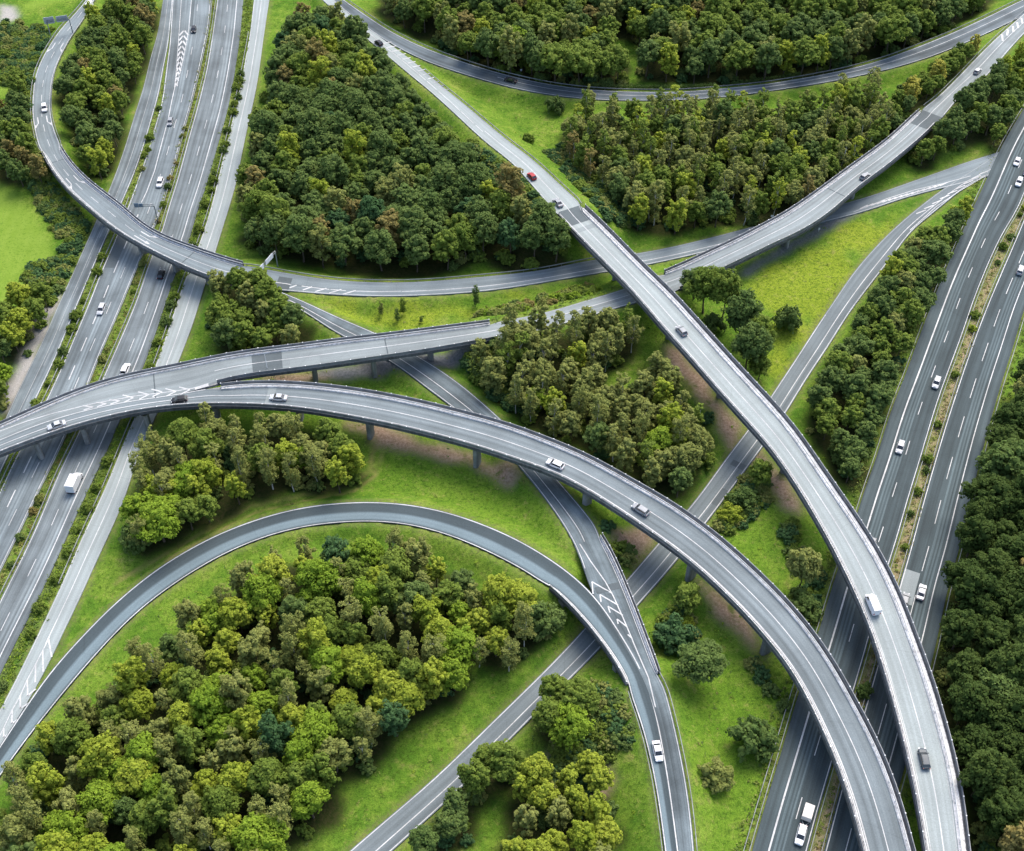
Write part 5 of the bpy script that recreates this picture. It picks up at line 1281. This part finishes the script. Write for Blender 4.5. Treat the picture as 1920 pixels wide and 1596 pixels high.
# ------------------------------------------------------------------ signs, posts
SIGN_BACK = simple('sign_back_aluminium', (0.40, 0.43, 0.47), 0.5, 0.4, 0.1, 1.0, 0.3)
SIGN_BLUE = simple('blue_grey_sign_back', (0.16, 0.22, 0.27), 0.5, 0.4)
PALE = simple('pale_sign_sheet', (0.70, 0.72, 0.74), 0.5, 0.3)
def at(px, py, z): X, Y = unproj(px, py, z); return np.array([float(X), float(Y), z])
def gpt(px, py):
    X, Y = unproj(px, py, 0)
    for _ in range(5): X, Y = unproj(px, py, ground_z(float(X), float(Y)))
    return np.array([float(X), float(Y), ground_z(float(X), float(Y))])
def gantry(label, feet, h, panels, mat, beam_to=None):
    """feet: one or two ground points; the beam joins their heads (or reaches to beam_to)"""
    t = empty('sign_gantry', tuple(feet[0])); t['label'] = label; t['category'] = 'road sign'
    o0 = feet[0]; heads = []
    for f in feet:
        mb = MB(); a = f-o0; b = a.copy(); b[2] = h-o0[2]; mb.tube(a-np.array([0, 0, 0.6]), b, .22, .16, 8); mb.build('post', M['steel'], t); heads.append(b)
    e = heads[1] if len(heads) > 1 else np.array([beam_to[0]-o0[0], beam_to[1]-o0[1], h-o0[2]])
    s = heads[0]; d = e-s; L = np.linalg.norm(d); d = d/L; n = np.array([-d[1], d[0], 0])
    mb = MB(); mb.tube(s+np.array([0, 0, -.25]), e+np.array([0, 0, -.25]), .14, None, 6); mb.tube(s+np.array([0, 0, .45]), e+np.array([0, 0, .45]), .11, None, 6)
    k = int(L/1.4)
    for i in range(k): mb.tube(s+d*L*i/k+np.array([0, 0, -.25]), s+d*L*(i+.5)/k+np.array([0, 0, .45]), .05, None, 4); mb.tube(s+d*L*(i+.5)/k+np.array([0, 0, .45]), s+d*L*(i+1)/k+np.array([0, 0, -.25]), .05, None, 4)
    mb.build('beam', M['steel'], t)
    for f0, f1, ph in panels:
        c = s+d*L*(f0+f1)/2; mb = MB(); an = math.atan2(d[1], d[0])
        c2 = c+n*.26; mb.box((c2[0], c2[1], c2[2]+.2), (L*(f1-f0), .1, ph), an)
        for q in (-.33, 0, .33): cc = c2+d*L*(f1-f0)*q; mb.box((cc[0]-n[0]*.1, cc[1]-n[1]*.1, cc[2]+.2), (.1, .12, ph*.95), an)
        mb.build('sign_panel', mat, t)
    return t
f0 = gpt(96, 70); f1 = gpt(137, 63)
gantry('grey sign gantry seen from behind over the start of the curved ramp', [f0, f1], f0[2]+6.2, [(-.12, .34, 2.6), (.44, .95, 2.3)], SIGN_BACK)
f0 = gpt(297, 418); bt = at(252, 385, 6.5)
gantry('blue grey sign on a long arm above the left motorway', [f0], 6.5, [(.55, .76, 1.3), (.78, 1.0, 1.6)], SIGN_BLUE, bt)
f0 = gpt(521, 501); bt = at(477, 516, f0[2]+5.6)
gantry('white sign panels on a gantry where the curved viaduct lands', [f0], f0[2]+5.6, [(.15, .5, 1.7), (.6, .95, 1.7)], PALE, bt)
def post(px, py, r, h, label, name='marker_post', cat='post', panel_=None):
    z = 0.0
    if r is not None: p = r.pxw(px, py)
    else: p = gpt(px, py)
    mb = MB(); mb.tube((0, 0, -.2), (0, 0, h), .07, .05, 6); 
    if panel_: mb.box((0, -.06, h-.35), (panel_, .05, .7))
    o = mb.build(name, PALE); o.location = tuple(p); o['label'] = label; o['category'] = cat
post(501, 690, D, 5.0, 'thin pale lamp post on the middle viaduct beside the dark joint')
post(458, 655, None, 5.0, 'thin pale post rising behind the middle viaduct railing')
post(517, 718, None, 5.0, 'thin pale post between the two middle viaducts')
post(977, 138, None, 1.8, 'small white roadside sign above the dark curved road', 'roadside_sign', 'sign', .7)
post(1446, 416, None, 2.6, 'small white sign at the railing of the upper right viaduct', 'roadside_sign', 'sign', .9)
post(1535, 434, None, 1.4, 'short white marker on the bank under the upper right viaduct', 'marker_post', 'post', .5)
# motorway fence beside the lower lawn
sa, sb = R1.rng((1520,1240), None); mb = MB(); guard(mb, R1, sa, sb, ('L', -1.6), 0.0, False)
for s_ in np.arange(sa, sb, 6.0):
    p = R1.pos(np.array([s_]), R1.off(np.array([s_]), ('L', -1.6)))[0]; mb.box((p[0], p[1], p[2]+.4), (.16, .16, 1.1))
o = mb.build('safety_fence', M['steel']); o['label'] = 'steel safety fence with posts at the foot of the lower lawn'; o['category'] = 'fence'
